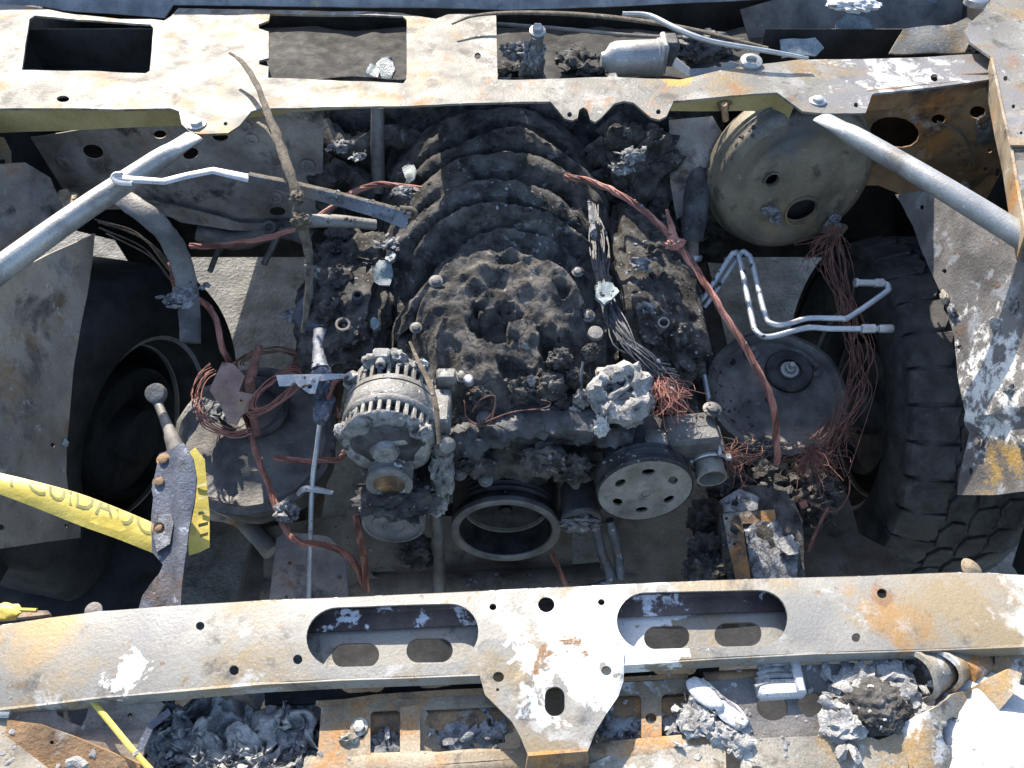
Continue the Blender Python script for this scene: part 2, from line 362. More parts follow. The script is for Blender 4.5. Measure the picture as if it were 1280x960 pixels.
def bolt(parent, c, nrm, r, m='bright_steel', name='bolt'): return mk(name, hexbolt(c, nrm, r), m, parent)
UPZ = V((0, 0, 1)); FRONT = V((0, -1, .06)).normalized()

# ================================================================== SETTING
struct('ground', sheet([(-60, -60), (60, -60), (60, 60), (-60, 60)], [], ((lambda a, b: V((a, b, 0))), UPZ), .05, 12), 'concrete')
def vbox(x0, x1, y0, y1, z0, z1, bev=.004): return box(V(((x0 + x1) / 2, (y0 + y1) / 2, (z0 + z1) / 2)), (x1 - x0, y1 - y0, z1 - z0), None, bev)

# unseen cab block behind the firewall, added and widened to shade the ground
single('cab_shade_block', vbox(-1.07, 1.07, 1.5, 2.9, .30, 1.10, .02), 'inside_shade', 'unseen cab block behind the cowl, added to shade the ground', 'cab')

# ------------------------------------------------------------------ cowl
cw = thing('cowl_panel', 'long pale burnt cowl panel with rectangular openings across the top', 'cowl panel', Z(640, 115, 1.10))
CZ = 1.15
hole1 = [(27, 87), (37, 24), (44, 20), (188, 31), (192, 36), (187, 88), (182, 91)]
hole2 = [(335, 97), (335, 80), (323, 77), (323, 72), (335, 69), (335, 36), (323, 32), (322, 27), (335, 22), (337, 14), (503, 16), (508, 21), (508, 99), (504, 104)]
front_edge = [(-60, 135), (0, 135), (120, 136), (214, 136), (224, 140), (227, 155), (238, 165), (250, 167), (285, 166), (299, 157), (314, 139), (326, 135), (420, 134), (500, 132),
              (600, 129), (688, 127), (697, 137), (706, 148), (716, 150), (722, 147), (724, 137), (729, 134), (734, 137), (738, 149), (744, 152), (751, 147), (768, 129), (780, 126), (792, 128), (814, 147), (824, 150), (833, 146), (842, 127),
              (900, 123), (971, 117), (986, 128), (1003, 140), (1030, 142), (1083, 139), (1091, 115), (1160, 108), (1244, 98)]
back_edge = [(1238, 66), (1130, 70), (1000, 76), (900, 91), (850, 100), (790, 98), (772, 97), (770, 92), (762, 92), (759, 97), (700, 99), (622, 100), (620, 13), (560, 15), (545, 20), (500, 12), (335, 9), (222, 7), (213, 18), (205, 25), (150, 24), (80, 16), (48, 10), (0, 4), (-60, 0)]
small = [ell(290 - 8, 155, 2.5), ell(232 + 14, 159, 0.1), ell(712, 143, 3), ell(823, 140, 3), ell(1071, 129, 3), ell(1169, 95, 5), ell(79, 124, 8, 4), ell(597, 66, 4)]
small = [small[0]] + small[2:]
def cowl_relief(x, y):
    r = 0
    if 195 < x < 625 and y < 96: r += -.006 * min(1, (x - 195) / 25.0)
    if x > 850: r += .004 * math.sin((x - 850) / 60)
    return r
mk('panel', sheet(front_edge + back_edge, [hole1, hole2] + small, onz(CZ), .004, 13, .0022, 10, 3, cowl_relief), 'cowl', cw)
def skirt(pts, h0, h1, m, out=0.0):
    A = [Z(x, y, CZ - .003) + V((0, .004, 0)) for x, y in pts]; n = len(A)
    B = [a + V((0, out, -(h0 + (h1 - h0) * i / (n - 1)))) for i, a in enumerate(A)]
    return mk('skirt', strip(A, B, .003), m, cw)
skirt([(-60, 135), (0, 135), (60, 136), (120, 136), (180, 136), (226, 138)], .064, .042, 'khaki', .015)
skirt([(306, 140), (360, 135), (420, 134), (500, 132), (560, 131)], .020, .006, 'khaki', .01)
skirt([(842, 127), (880, 124), (930, 120), (971, 117), (995, 130)], .028, .05, 'khaki', .012)
skirt([(1086, 116), (1130, 111), (1180, 106), (1244, 98)], .046, .060, 'rust', .012)
bolt(cw, Z(246, 156, CZ), UPZ, .011); bolt(cw, Z(1022, 127, CZ), UPZ, .010)
mk('stud', tube(path((905, 130, 1.145), (907, 150, 1.11)), .006, 8, 0), 'rust', cw)
mk('rust_nut', hexbolt(Z(905, 128, 1.13), V((0, -.6, -.8)), .010, .014), 'rust', cw)

# plenum under the cowl, windshield base
pf = thing('plenum_tray', 'sooty tray under the cowl openings, blackened for their shade', 'tray', V((0, 1.3, 1.02)))
mk('floor', sheet([(-1.05, 1.18), (1.05, 1.18), (1.05, 1.46), (-1.05, 1.46)], [], ((lambda a, b: V((a, b, 1.035))), UPZ), .004, .04, .012, 14, 4), 'inside_shade', pf)  # near-black floor paints the shade inside the openings
wbq = [(-60, -130), (-60, 6), (40, 6), (80, 13), (205, 22), (216, 6), (545, 10), (640, 12), (760, 8), (900, 2), (1000, -4), (1000, -130)]  # base panel extended above the view to block sun from the tray
single('windshield_base', sheet(wbq, [], onpl((0, 1.34, 1.135), (0, -.72, .69)), .004, 16, .004, 8, 8), 'blue_panel', 'blue grey scorched windshield base panel along the top edge', 'panel')
single('dash_panel', sheet([(925, 12), (1000, -10), (1260, -30), (1215, 30), (1190, 60), (1000, 72), (940, 62)], [], onpl((0, 1.43, 1.06), (0, -.8, .6)), .004, 14, .004, 8, 9), 'dark_steel', 'dark grey scorched dash panel behind the right cowl opening', 'panel')

# firewall
fl = thing('firewall', 'grey brown burnt firewall panel with holes behind the left brace tube', 'firewall', Yp(250, 278, 1.05))
fo_ = [(38, 172), (120, 160), (215, 150), (300, 138), (405, 130), (402, 278), (275, 279), (215, 272), (165, 262), (95, 262)]
mk('panel', sheet(fo_, [ell(116, 190, 13, 9, 10), ell(275, 172, 10, 5), ell(238, 193, 10, 7, -20), ell(347, 264, 10, 6), ell(200, 168, 8, 5)], ony(1.05), .003, 12, .004, 9, 5), 'brown_steel', fl)
for x, y, r in ((307, 157, 8), (315, 173, 8), (345, 246, 9), (385, 206, 9), (80, 202, 9)):
    c = Yp(x, y, 1.05); k = mpp(c) * r; mk('boss', lathe([(k, 0), (k, .004), (k * .8, .006), (k * .55, .006), (k * .5, .002), (.0001, .002)], c, V((0, -1, 0)), 18), 'brown_steel', fl)
mk('lower_lip', sheet([(170, 245), (240, 262), (300, 279), (392, 279), (392, 288), (290, 288), (225, 278)], [], ony(1.03), .003, 14, .003, 9, 2), 'brown_steel', fl)
single('engine_firewall', sheet([(395, 100), (905, 100), (905, 330), (395, 330)], [], ony(1.17), .004, 22, .02, 7, 6), 'soot', 'black sooty firewall behind the intake runners', 'firewall')
fr_ = thing('rusty_firewall', 'orange rusted firewall corner with a large oval hole right of the booster', 'firewall', Yp(1160, 240, 1.05))
mk('panel', sheet([(1040, 105), (1250, 90), (1290, 180), (1290, 330), (1230, 300), (1180, 262), (1098, 232), (1050, 232)], [ell(1118, 165, 31, 19, 8), ell(1173, 149, 9, 6), ell(1222, 140, 10, 8), ell(1237, 188, 3), ell(1232, 212, 3), ell(1247, 216, 3, 6)], ony(1.05), .003, 12, .006, 11, 7), 'rust', fr_)
mk('grommet', lump(Yp(1237, 165, 1.045), (.022, .006, .028), 3, .35, 3, 3), 'dark_steel', fr_)
mk('coil_wire', tube([Yp(1230 + 10 * math.cos(t * .9) * (1 - t * .02), 155 + 13 * math.sin(t * .9) * (1 - t * .02), 1.035) for t in range(18)], .0012, 5, 3), 'ash', fr_)
mk('dash_wire', tube([Yp(*p) for p in ((1172, 152, 1.04), (1200, 165, 1.035), (1212, 185, 1.04), (1218, 205, 1.04))], .002, 6), 'dark_steel', fr_)

# outer fender skins and unseen tops, added to keep light out at both sides
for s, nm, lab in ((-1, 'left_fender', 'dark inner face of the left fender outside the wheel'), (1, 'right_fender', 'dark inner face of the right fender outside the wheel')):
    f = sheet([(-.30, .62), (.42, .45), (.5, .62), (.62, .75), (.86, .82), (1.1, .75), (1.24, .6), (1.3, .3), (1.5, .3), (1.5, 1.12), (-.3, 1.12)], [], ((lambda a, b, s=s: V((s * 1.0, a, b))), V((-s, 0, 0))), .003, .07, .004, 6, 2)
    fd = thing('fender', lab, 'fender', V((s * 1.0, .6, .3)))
    mk('skin', f, 'inside_shade', fd)
    mk('top', sheet([(.82, -.3), (.997, -.3), (.997, 1.06), (.965, 1.06), (.90, .75), (.82, .55)], [], ((lambda a, b, s=s: V((s * a, b, 1.135))), UPZ), .004, .08, .002, 6, 2), 'apron', fd)

# ------------------------------------------------------------------ fender aprons
la = thing('fender_apron', 'flat grey brown burnt inner fender sheet at the left edge', 'fender apron', PL(60, 680, (-.735, 0, 0), V((1, 0, .12)).normalized()))
lp = onpl((-.735, 0, .9), (1, .0, .14))
mk('sheet', sheet([(-80, 350), (0, 350), (60, 318), (118, 292), (112, 345), (100, 410), (92, 460), (86, 540), (84, 590), (88, 625), (101, 655), (101, 672), (60, 677), (0, 686), (-80, 690)], [ell(68, 556, 4, 3), ell(82, 657, 2.5), ell(1, 659, 4)], lp, .003, 12, .005, 6, 11), 'apron', la)
for x, y in ((18, 455), (62, 360)):
    c = lp[0](x, y); k = mpp(c) * 6; mk('spot_weld', lathe([(k, 0), (k * .9, .002), (k * .4, .001), (.0001, .0005)], c, lp[1], 14), 'apron', la)
mk('white_chip', lump(lp[0](82, 554), (.004, .006, .008), 2, .4, 2, 2), 'ash_pale', la)
lh = thing('hinge_pillar', 'dark curved pillar sheet in the left corner under the brace tube', 'pillar', Z(20, 300, .9))
mk('side_panel', sheet([(-90, 225), (0, 205), (30, 203), (62, 222), (82, 262), (74, 300), (30, 338), (-90, 400)], [], onpl((-.84, .95, .95), (.93, -.28, .2)), .003, 13, .008, 6, 2), 'brown_steel', lh)
mk('ear', sheet([(-30, 170), (5, 172), (14, 190), (15, 210), (8, 222), (-30, 222)], [ell(3, 203, 4)], onpl((-.9, 1.0, 1.02), (.5, -.8, .3)), .004, 10, .002), 'pale_rust', lh)
single('foam_block', lump(Z(80, 262, .93), (.035, .03, .03), 8, .35, 1.6, 4, None, False, .5), 'pale_rust', 'small pale burnt foam block beside the left brace tube', 'foam block')

ra = thing('flaky_fender_apron', 'flaking grey inner fender sheet above the right tyre, its lower end sunlit', 'fender apron', PL(1200, 600, (.735, 0, 0), V((-1, 0, .12)).normalized()))
rp = onpl((.735, 0, .9), (-1, .0, .14))
mk('sheet', sheet([(1119, 243), (1150, 239), (1190, 245), (1240, 262), (1360, 300), (1360, 625), (1280, 612), (1230, 618), (1186, 618), (1188, 596), (1203, 540), (1206, 515), (1196, 470), (1192, 420), (1178, 370), (1160, 335), (1150, 310), (1142, 282), (1130, 258)],
                  [ell(1152, 259, 3), ell(1180, 339, 3), ell(1199, 434, 4, 3), ell(1203, 588, 3, 5)], rp, .003, 11, .006, 7, 13, lambda x, y: -.012 if y > 535 + (1206 - x) * .35 else 0), 'apron_flaky', ra)
for x, y, r in ((1217, 552, 8), (1252, 498, 8), (1272, 552, 8)): bolt(ra, rp[0](x, y) - rp[1] * .008, rp[1], mpp(rp[0](x, y)) * r * .7, 'apron_flaky')
for i, (x, y) in enumerate(((1182, 372), (1246, 405), (1192, 388), (1268, 380), (1262, 482))):
    mk('paint_flake', lump(rp[0](x, y) + rp[1] * .003, (.004, .012, .010), i + 3, .5, 2.2, 3), ('beige', 'ash_pale', 'ash', 'ash', 'ash_pale')[i], ra)
hb = thing('hinge_bracket', 'sunlit pale hood hinge bracket in the upper right corner', 'bracket', Z(1270, 180, 1.15))
mk('plate', sheet([(1206, 38), (1214, 28), (1236, 8), (1245, -20), (1360, -20), (1360, 330), (1292, 320), (1281, 292), (1270, 230), (1262, 182), (1252, 140), (1245, 105), (1238, 72), (1222, 60), (1212, 52)], [ell(1257, 98, 3), ell(1276, 167, 2), ell(1267, 133, 2.5)], onz(1.172), .004, 14, .003, 9, 15), 'cowl', hb)
mk('flange', strip([Z(x, y, 1.175) for x, y in ((1238, 72), (1245, 105), (1252, 140), (1262, 182), (1270, 230), (1281, 292))], [Z(x, y, 1.175) + V((.012, 0, -.05)) for x, y in ((1238, 72), (1245, 105), (1252, 140), (1262, 182), (1270, 230), (1281, 292))], .004), 'pale_rust', hb)
mk('pivot', lathe([(.022, 0), (.022, .012), (.016, .016), (.010, .018), (.009, .008), (.0001, .008)], Z(1218, 5, 1.165), UPZ, 18), 'bright_steel', hb)
mk('cross_strip', sheet([(1262, 172), (1300, 172), (1300, 182), (1263, 181)], [], onz(1.181), .003, 20), 'pale_rust', hb)

# ------------------------------------------------------------------ brace tubes
def brace(pts, lab, bz):
    t = thing('brace_tube', lab, 'brace tube', pts[-1]); d = (pts[1] - pts[0])
    mk('tube', tube([pts[0], pts[0].lerp(pts[1], .16), pts[0].lerp(pts[1], .34), pts[1], pts[2]], [.020, .0185, .0165, .0175, .0185], 18, 8, [.22, .5, 1, 1, 1]), 'tube_steel', t)
    return t
bl = brace(path((243, 170, 1.145), (90, 272, 1.15), (-40, 366, 1.14)), 'grey steel brace tube running down to the left edge', 0)
br = brace(path((1026, 146, 1.145), (1180, 236, 1.15), (1340, 335, 1.14)), 'grey steel brace tube running from the cowl to the right edge', 0)

# ------------------------------------------------------------------ radiator support bar
rb = thing('radiator_support_bar', 'long pale burnt radiator support bar with two big slots across the bottom', 'support bar', Z(640, 790, 1.05))
top = [(-80, 786), (0, 778), (60, 771), (120, 763), (220, 755), (330, 748), (480, 742), (620, 735), (760, 728), (900, 722), (1000, 719), (1100, 716), (1200, 712), (1240, 713), (1280, 716), (1360, 722)]
bot = [(1360, 806), (1280, 806), (1150, 811), (1020, 815), (900, 821), (785, 828), (700, 836), (600, 841), (520, 844), (430, 847), (330, 852), (220, 861), (130, 868), (60, 876), (0, 881), (-80, 888)]
sl1 = slot(383, 755, 598, 831, -.035); sl2 = slot(771, 737, 985, 810, -.02)
holes = [sl1, sl2, ell(250, 782, 5.5), ell(292, 837, 6), ell(372, 824, 6), ell(616, 757, 4.5), ell(683, 754, 10.5), ell(752, 751, 4.5), ell(1104, 740, 6.5), ell(1070, 797, 5.5)]
BZ = 1.10
def barrel(x, y):
    c = 800 - (x - 640) * .03; return -.004 * ((y - c) / 55) ** 2 - (.008 * max(0, (60 - x) / 120))
mk('top_plate', sheet(top + bot, holes, onz(BZ), .003, 11, .0012, 12, 21, barrel), 'bar', rb)
tp = [Z(x, y, BZ) + V((0, -.003, barrel(x, y) - .0025)) for x, y in top]; bp_ = [Z(x, y, BZ) + V((0, .002, barrel(x, y) - .0015)) for x, y in bot]
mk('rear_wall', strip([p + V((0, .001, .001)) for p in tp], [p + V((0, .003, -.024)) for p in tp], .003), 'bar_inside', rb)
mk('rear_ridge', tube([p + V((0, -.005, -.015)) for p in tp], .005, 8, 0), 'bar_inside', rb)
mk('front_lip', strip([p + V((0, -.001, .001)) for p in bp_], [p + V((0, -.003, -.016)) for p in bp_], .003), 'bar', rb)
bt = [proj(Z(x, y, BZ) + V((0, -.004, -.028))) for x, y in top if 300 < x < 1100]; bb = [proj(Z(x, y, BZ) + V((0, .004, -.028))) for x, y in bot if 300 < x < 1100]
mk('bottom_plate', sheet(bt + bb, [slot(415, 804, 474, 834, -.02), slot(508, 798, 566, 828, -.02), slot(805, 782, 862, 811, -.02), slot(893, 778, 952, 808, -.02)], onz(BZ - .028), .003, 14, .001, 9, 3), 'bar', rb)
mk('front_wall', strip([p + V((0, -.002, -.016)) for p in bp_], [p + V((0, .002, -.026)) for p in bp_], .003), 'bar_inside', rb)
mk('shade_ledge', strip([Z(x, y, BZ) + V((0, -.004, -.020)) for x, y in top if 300 < x < 1100], [Z(x, y, BZ) + V((0, -.030, -.0235)) for x, y in top if 300 < x < 1100], .003), 'bar_inside', rb)  # dark ledge laid over the bottom plate to paint the slots' rear shade
# centre latch bracket
lb = mk('latch_bracket', sheet([(597, 806), (606, 799), (640, 800), (668, 806), (672, 818), (676, 806), (700, 800), (760, 796), (776, 802), (781, 815), (780, 850), (773, 870), (758, 892), (744, 915), (735, 938), (660, 944), (651, 922), (640, 902), (622, 884), (606, 868), (600, 845), (597, 825)],
          [ell(623, 846, 7, 6.5), ell(758, 838, 6.5, 6), slot(681, 858, 706, 895), ell(622, 862, 2)], onpl(Z(690, 805, BZ + .006), (0, -.10, 1)), .004, 9, .001, 12, 4,
          lambda x, y: (.004 if (abs(x - 654) < 8 or abs(x - 729) < 8) and 838 < y < 892 else 0) - .004 * (x < 603 or x > 775)), 'bar', rb)
mk('latch_fold', strip([Z(660, 945, 1.10), Z(735, 939, 1.10)], [Z(655, 975, 1.07), Z(738, 970, 1.07)], .004), 'rust', rb)
single('body_washer', lathe([(.010, 0), (.010, .001), (.008, .0015), (.004, .002), (.004, .003), (.0001, .0032)], Z(117, 764, 1.06), V((0, -.3, 1)), 20), 'brown_steel', 'round steel washer and bolt behind the left end of the bar', 'washer')
single('body_mount', lathe([(.013, 0), (.012, .0012), (.006, .002), (.004, .003), (.0001, .0032)], Z(1213, 712, 1.02), V((0, -.2, 1)), 18, jit=.003), 'pale_rust', 'small rusted body mount washer behind the right end of the bar', 'washer')

# ------------------------------------------------------------------ wheels
def wheel(cx, cy, cz, steer, lab, treads, R_=.40, W=.26):
    t = thing('wheel', lab, 'wheel', V((cx, cy, cz - R_)))
    rm = Matrix.Rotation(steer, 3, 'Z'); o = V((cx, cy, cz)); ax = rm @ V((1 if cx > 0 else -1, 0, 0)); hw = W / 2
    pr = [(.225, -hw * .72), (.25, -hw * .95), (.30, -hw * 1.04), (.345, -hw * 1.0), (.378, -hw * .92), (.392, -hw * .78), (.395, 0), (.392, hw * .78), (.378, hw * .92), (.345, hw), (.30, hw * 1.04), (.25, hw * .95), (.225, hw * .72), (.215, 0)]
    ty = mk('tyre', lathe(pr + [pr[0]], o, ax, 72), 'tyre' if treads else 'inside_shade', t, 60)  # treadless left wheel goes near-black, rim and disc too, as painted wheel-well shade
    mk('rim', lathe([(.228, -hw * .80), (.236, -hw * .78), (.236, -hw * .70), (.222, -hw * .66), (.205, -hw * .3), (.2, hw * .2), (.19, hw * .35), (.07, hw * .3), (.06, hw * .1), (.0001, hw * .1)], o, ax, 56), 'pulley_black' if treads else 'inside_shade', t)
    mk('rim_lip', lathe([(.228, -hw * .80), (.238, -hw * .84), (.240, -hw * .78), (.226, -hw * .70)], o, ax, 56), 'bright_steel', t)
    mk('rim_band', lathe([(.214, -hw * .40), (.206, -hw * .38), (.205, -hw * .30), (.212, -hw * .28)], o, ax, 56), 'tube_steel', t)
    mk('brake_disc', lathe([(.155, -hw * .55), (.155, -hw * .3), (.06, -hw * .3), (.06, -hw * .7), (.0001, -hw * .7)], o, ax, 40), 'dark_steel' if treads else 'inside_shade', t)
    if treads:
        n = 34; x_, y_, a_ = basis(ax); meshes = {}
        def blk(key, g, t_):
            if key not in meshes:
                me = bpy.data.meshes.new('tread_block'); me.from_pydata(g[0], [], g[1])
                bm = bmesh.new(); bm.from_mesh(me); bmesh.ops.recalc_face_normals(bm, faces=bm.faces[:]); bm.to_mesh(me); bm.free()
                me.shade_smooth(); me.set_sharp_from_angle(angle=.6); me.materials.append(M['tyre']); meshes[key] = me
            b = bpy.data.objects.new('tread_block', meshes[key]); COL.objects.link(b); b.parent = ty
            b.matrix_local = Matrix.Translation(o - WLOC[ty]) @ (rm @ Matrix.Rotation(t_, 3, 'X')).to_4x4()
        def prism(poly, h0, h1):     # poly in (x across, arc), radial heights
            nn = len(poly); cxm = sum(p[0] for p in poly) / nn; cam_ = sum(p[1] for p in poly) / nn; vs_ = []
            for sc_, h in ((1.0, h0), (1.0, h1 - .002), (.93, h1)):
                for (a, s) in poly:
                    aa, ss = cxm + (a - cxm) * sc_, cam_ + (s - cam_) * sc_; hh = h - .02 * max(0, (abs(aa) - .085) / .05) ** 2 * 1.2
                    vs_.append(V((aa, hh * math.sin(ss / R_), hh * math.cos(ss / R_))))
            fs = [tuple(range(2 * nn, 3 * nn))]
            for l in range(2):
                for k in range(nn): fs.append((l * nn + k, l * nn + (k + 1) % nn, (l + 1) * nn + (k + 1) % nn, (l + 1) * nn + k))
            return vs_, fs
        P = 2 * math.pi * R_ / n
        shL = prism([(-.133, -.46 * P), (-.064, -.47 * P), (-.052, -.2 * P), (-.058, .1 * P), (-.048, .46 * P), (-.133, .44 * P)], .382, .403)
        shR = prism([(.133, .46 * P), (.064, .47 * P), (.052, .2 * P), (.058, -.1 * P), (.048, -.46 * P), (.133, -.44 * P)], .382, .403)
        cA = prism([(-.046, -.46 * P), (-.010, -.36 * P), (-.002, -.05 * P), (-.005, .42 * P), (-.030, .46 * P), (-.050, .1 * P)], .382, .403)
        cB = prism([(.046, .46 * P), (.010, .36 * P), (.002, .05 * P), (.005, -.42 * P), (.030, -.46 * P), (.050, -.1 * P)], .382, .403)
        for k in range(n):
            th = 2 * math.pi * k / n
            blk('a', shL, th); blk('b', shR, th + .5 * P / R_); blk('c', cA, th + .25 * P / R_); blk('d', cB, th + .72 * P / R_)
    return t
wheel(.895, .84, .42, math.radians(-1), 'black chunky treaded tyre under the right fender apron', True)
wheel(-.95, .80, .40, math.radians(-13), 'burnt wheel coloured black for the shade of the left wheel well', False)

# ------------------------------------------------------------------ frame, lower members
fm_ = thing('frame_crossmember', 'brown scorched frame crossmember below the pulleys', 'crossmember', V((0, .3, .42)))
mk('crossbeam', sheet([(330, 660), (480, 640), (700, 650), (880, 600), (900, 800), (330, 800)], [ell(480, 716, 15, 8), slot(716, 650, 750, 715, 0, 6, 8), ell(410, 702, 6, 4)], onpl(Z(600, 720, .52), (0, -.35, 1)), .004, 15, .012, 7, 31, lambda x, y: .02 * math.sin((x - 300) / 70)), 'rail', fm_)
mk('front_tube', tube(path((330, 745, .50), (450, 738, .50), (620, 735, .50), (800, 722, .5), (920, 715, .5)), .035, 14, 6, .8, .15), 'rail', fm_)
single('scorched_plate', sheet([(345, 672), (356, 664), (410, 672), (432, 690), (436, 760), (335, 760)], [ell(362, 703, 2.5), ell(358, 746, 2.5), ell(425, 722, 3)], onz(.62), .003, 12, .008, 9, 33), 'brown_steel', 'brown steel plate with small holes behind the bar, left of the pulleys', 'plate')
for s, lab in ((-1, 'left frame rail under the shock tower'), (1, 'right frame rail under the charred module')):
    single('frame_rail', vbox(s * .47 - .05, s * .47 + .05, -.15, 1.45, .36, .50, .01), 'rail', 'dark ' + lab, 'frame rail')
single('splash_plate', sheet([(890, 640), (1000, 600), (1060, 620), (1075, 665), (1120, 690), (1140, 760), (880, 760)], [], onz(.50), .003, 16, .012, 9, 34), 'rail', 'dark brown sheet right of the charred module, behind the bar', 'plate')

single('shade_sheet', sheet([(-80, 668), (60, 660), (150, 672), (200, 690), (212, 740), (190, 800), (-80, 800)], [], onz(.32), .004, 16, .01, 6, 44), 'inside_shade', 'black sheet added for the dark behind the left end of the bar', 'shield')  # sheet put in to darken the ground seen behind the bar

for s_, z0, lab in ((1, .57, 'added dark blocker behind the rusted firewall corner'), (-1, .72, 'added dark blocker behind the left firewall')):
    single('light_blocker', vbox(min(s_ * .52, s_ * 1.0), max(s_ * .52, s_ * 1.0), 1.28, 1.284, z0, 1.12, 0), 'inside_shade', lab, 'panel')  # dark sheets added to hide sunlit ground and block stray sun

# ================================================================== ENGINE
def fr(O, A=FRONT):
    x, y, a = basis(A); return lambda p, q, h=0.0: O + x * p + y * q + a * h
def disc(O, A, r, h, holes=(), thick=.003, grid=.012, zf=None):
    f = fr(O, A); return sheet(ell(0, 0, r, n=36), list(holes), ((lambda a, b: f(a, b, h)), A.normalized()), thick, grid, 0, 9, 1, zf)

en = thing('engine', 'soot black burnt engine with melted arched intake runners', 'engine', V((0, .8, .42)))
mk('block', lump(V((.0, .80, .62)), (.25, .36, .20), 3, .10, 3, 5, None, False, .85), 'soot', en)
# valve covers with the coil stubs
for s, (x0, y0, x1, y1) in ((-1, (440, 300, 440, 452)), (1, (800, 250, 822, 460))):
    a, b = Z(x0, y0, .86), Z(x1, y1, .86); c = (a + b) / 2; L_ = (a - b).length
    rot = Matrix.Rotation(math.radians(s * 18), 3, 'Y')
    vc = mk('valve_cover', lump(c + V((s * .01, 0, -.015)), (.088, L_ * .56, .055), 5 + s, .16, 3.4, 5, rot, False, .55), 'soot', en)
    rn = random.Random(4 + s)
    for k in range(7):
        p = a.lerp(b, (k + .3) / 7) + V((rn.uniform(-.03, .03), 0, rn.uniform(.02, .04)))
        mk('melted_coil', lump(p, (rn.uniform(.02, .034), rn.uniform(.018, .028), rn.uniform(.018, .03)), k + 20 * s, .45, 2.3, 4), 'soot', en)
mk('oil_neck', lathe([(.013, 0), (.013, .022), (.009, .022), (.009, .004), (.0001, .004)], Z(430, 412, .905), V((.1, -.3, 1)), 18), 'brown_steel', en)
mk('threaded_stud', lathe([(.011, 0), (.011, .004)] + [(.0085 + .0012 * (k % 2), .004 + k * .002) for k in range(8)] + [(.006, .02), (.005, .008), (.0001, .008)], Z(447, 375, .91), V((.15, -.3, 1)), 14), 'soot_smooth', en)
mk('stub_neck', lathe([(.010, 0), (.010, .03), (.0075, .03), (.0075, .01), (.0001, .01)], Z(828, 412, .90), V((-.1, -.35, 1)), 16), 'brown_steel', en)
# intake runners: arched bars across the valley
im = thing('intake_manifold', 'melted black intake manifold with seven arched runners in the engine centre', 'intake manifold', V((0, .9, .86)))
def hf(px0, py0, px1, py1, z0, fn, step=4.0, seed=0):
    nx, ny = int((px1 - px0) / step), int((py1 - py0) / step); vs_, fs = [], []
    for j in range(ny + 1):
        for i in range(nx + 1):
            x, y = px0 + i * step, py0 + j * step; p = Z(x, y, z0); vs_.append(p + V((0, 0, fn(x, y, p))))
    for j in range(ny):
        for i in range(nx): a = j * (nx + 1) + i; fs.append((a, a + nx + 1, a + nx + 2, a + 1))
    return vs_, fs
def sst(a, b, x):
    t = min(1, max(0, (x - a) / (b - a))); return t * t * (3 - 2 * t)
def ribs(x, y, p):
    u = (x - 620) / 128; wv = y + 9 * noise.noise(p * 9) - 16 * u * u + 10 * u; ph = (wv - 172) / 30.0; ph += .16 * math.sin(ph * 2.3 + 1)
    arch = .105 * (1 - min(1.3, abs(u + .05 * math.sin(ph * 2))) ** 2.0); k = .5 + .5 * math.cos(2 * math.pi * ph)
    slit = sst(-.30, .0, noise.noise(V((math.floor(ph) * 5.3, u * 1.6 + math.floor(ph) * 2.7, 4.0)))) * (1 - sst(.60, .85, abs(u)))
    h = arch + .022 * k ** .6 * (.75 + .5 * noise.noise(V((ph, u * 2, 9)))) - .075 * slit * (1 - sst(.03, .30, k)) - .05 * sst(.98, 1.25, abs(u)) - .055 * sst(322, 352, y)
    return h + .0055 * noise.fractal(p * 24, .95, 2.1, 5) + .0025 * noise.fractal(p * 120, .9, 2.1, 3)
mk('runners', hf(466, 150, 788, 400, .915, ribs, 2.0), 'soot', im)
mk('valley_bed', sheet([(490, 160), (770, 160), (780, 300), (770, 500), (505, 500), (480, 300)], [], onz(.84), .02, 14, .03, 8, 41), 'soot', im)
# melted throttle / plenum lump with its cavities
cavs = ((622, 410, 30, 20, .05), (692, 424, 24, 17, .045), (638, 345, 12, 6, .02), (702, 372, 12, 9, .022), (655, 456, 26, 13, .028), (560, 440, 16, 22, .014))
def plen(x, y, p):
    wx, wy = x + 14 * noise.noise(p * 13), y + 10 * noise.noise(p * 13 + V((7, 0, 0)))
    dx, dy = (wx - 627) / 124, (wy - 420) / (100 if y < 420 else 92); r = math.sqrt(dx * dx + dy * dy)
    back = 1 - sst(.86, 1.00, r); soft = 1 - sst(.50, 1.12, r); k = sst(.15, -.55, dy); body = soft + (back - soft) * k
    t = sst(-1.0, .95, dy)
    h = -.085 + body * (.128 - .070 * t)
    h += (.4 + body) * (.0085 * noise.fractal(p * 17, .95, 2.1, 5) + .0045 * (1 - 2 * abs(noise.noise(p * 26)))) + .002 * noise.fractal(p * 120, .9, 2.1, 4)
    for cx, cy, rx, ry, d in cavs:
        q = math.sqrt(((x - cx) / rx) ** 2 + ((y - cy) / ry) ** 2) + .8 * noise.noise(p * 34 + V((cx, 0, 0))) + .3 * noise.noise(p * 90)
        h -= d * (1 - sst(.45, 1.1, q))
    return h
mk('melted_plenum', hf(490, 308, 764, 516, .955, plen, 1.8), 'char', im)
def crust(pts, r, sd, m='char'):
    return mk('melted_crust', tube(pts, r, 14, 8, .8, .6, sd), m, im)
for k, (x, y, z, r) in enumerate(((700, 450, .95, .02), (720, 475, .93, .018), (690, 485, .93, .022), (652, 488, .93, .020), (740, 440, .95, .015), (600, 496, .92, .02), (706, 505, .91, .016))):
    mk('molten_drip', lump(Z(x, y, z), (r, r * .9, r), k + 60, .4, 2.4, 4), 'soot', im)
mk('sensor_cap', lathe([(.008, 0), (.008, .012), (.006, .014), (.0001, .014)], Z(586, 478, .95), V((0, -.2, 1)), 16), 'bright_steel', im)
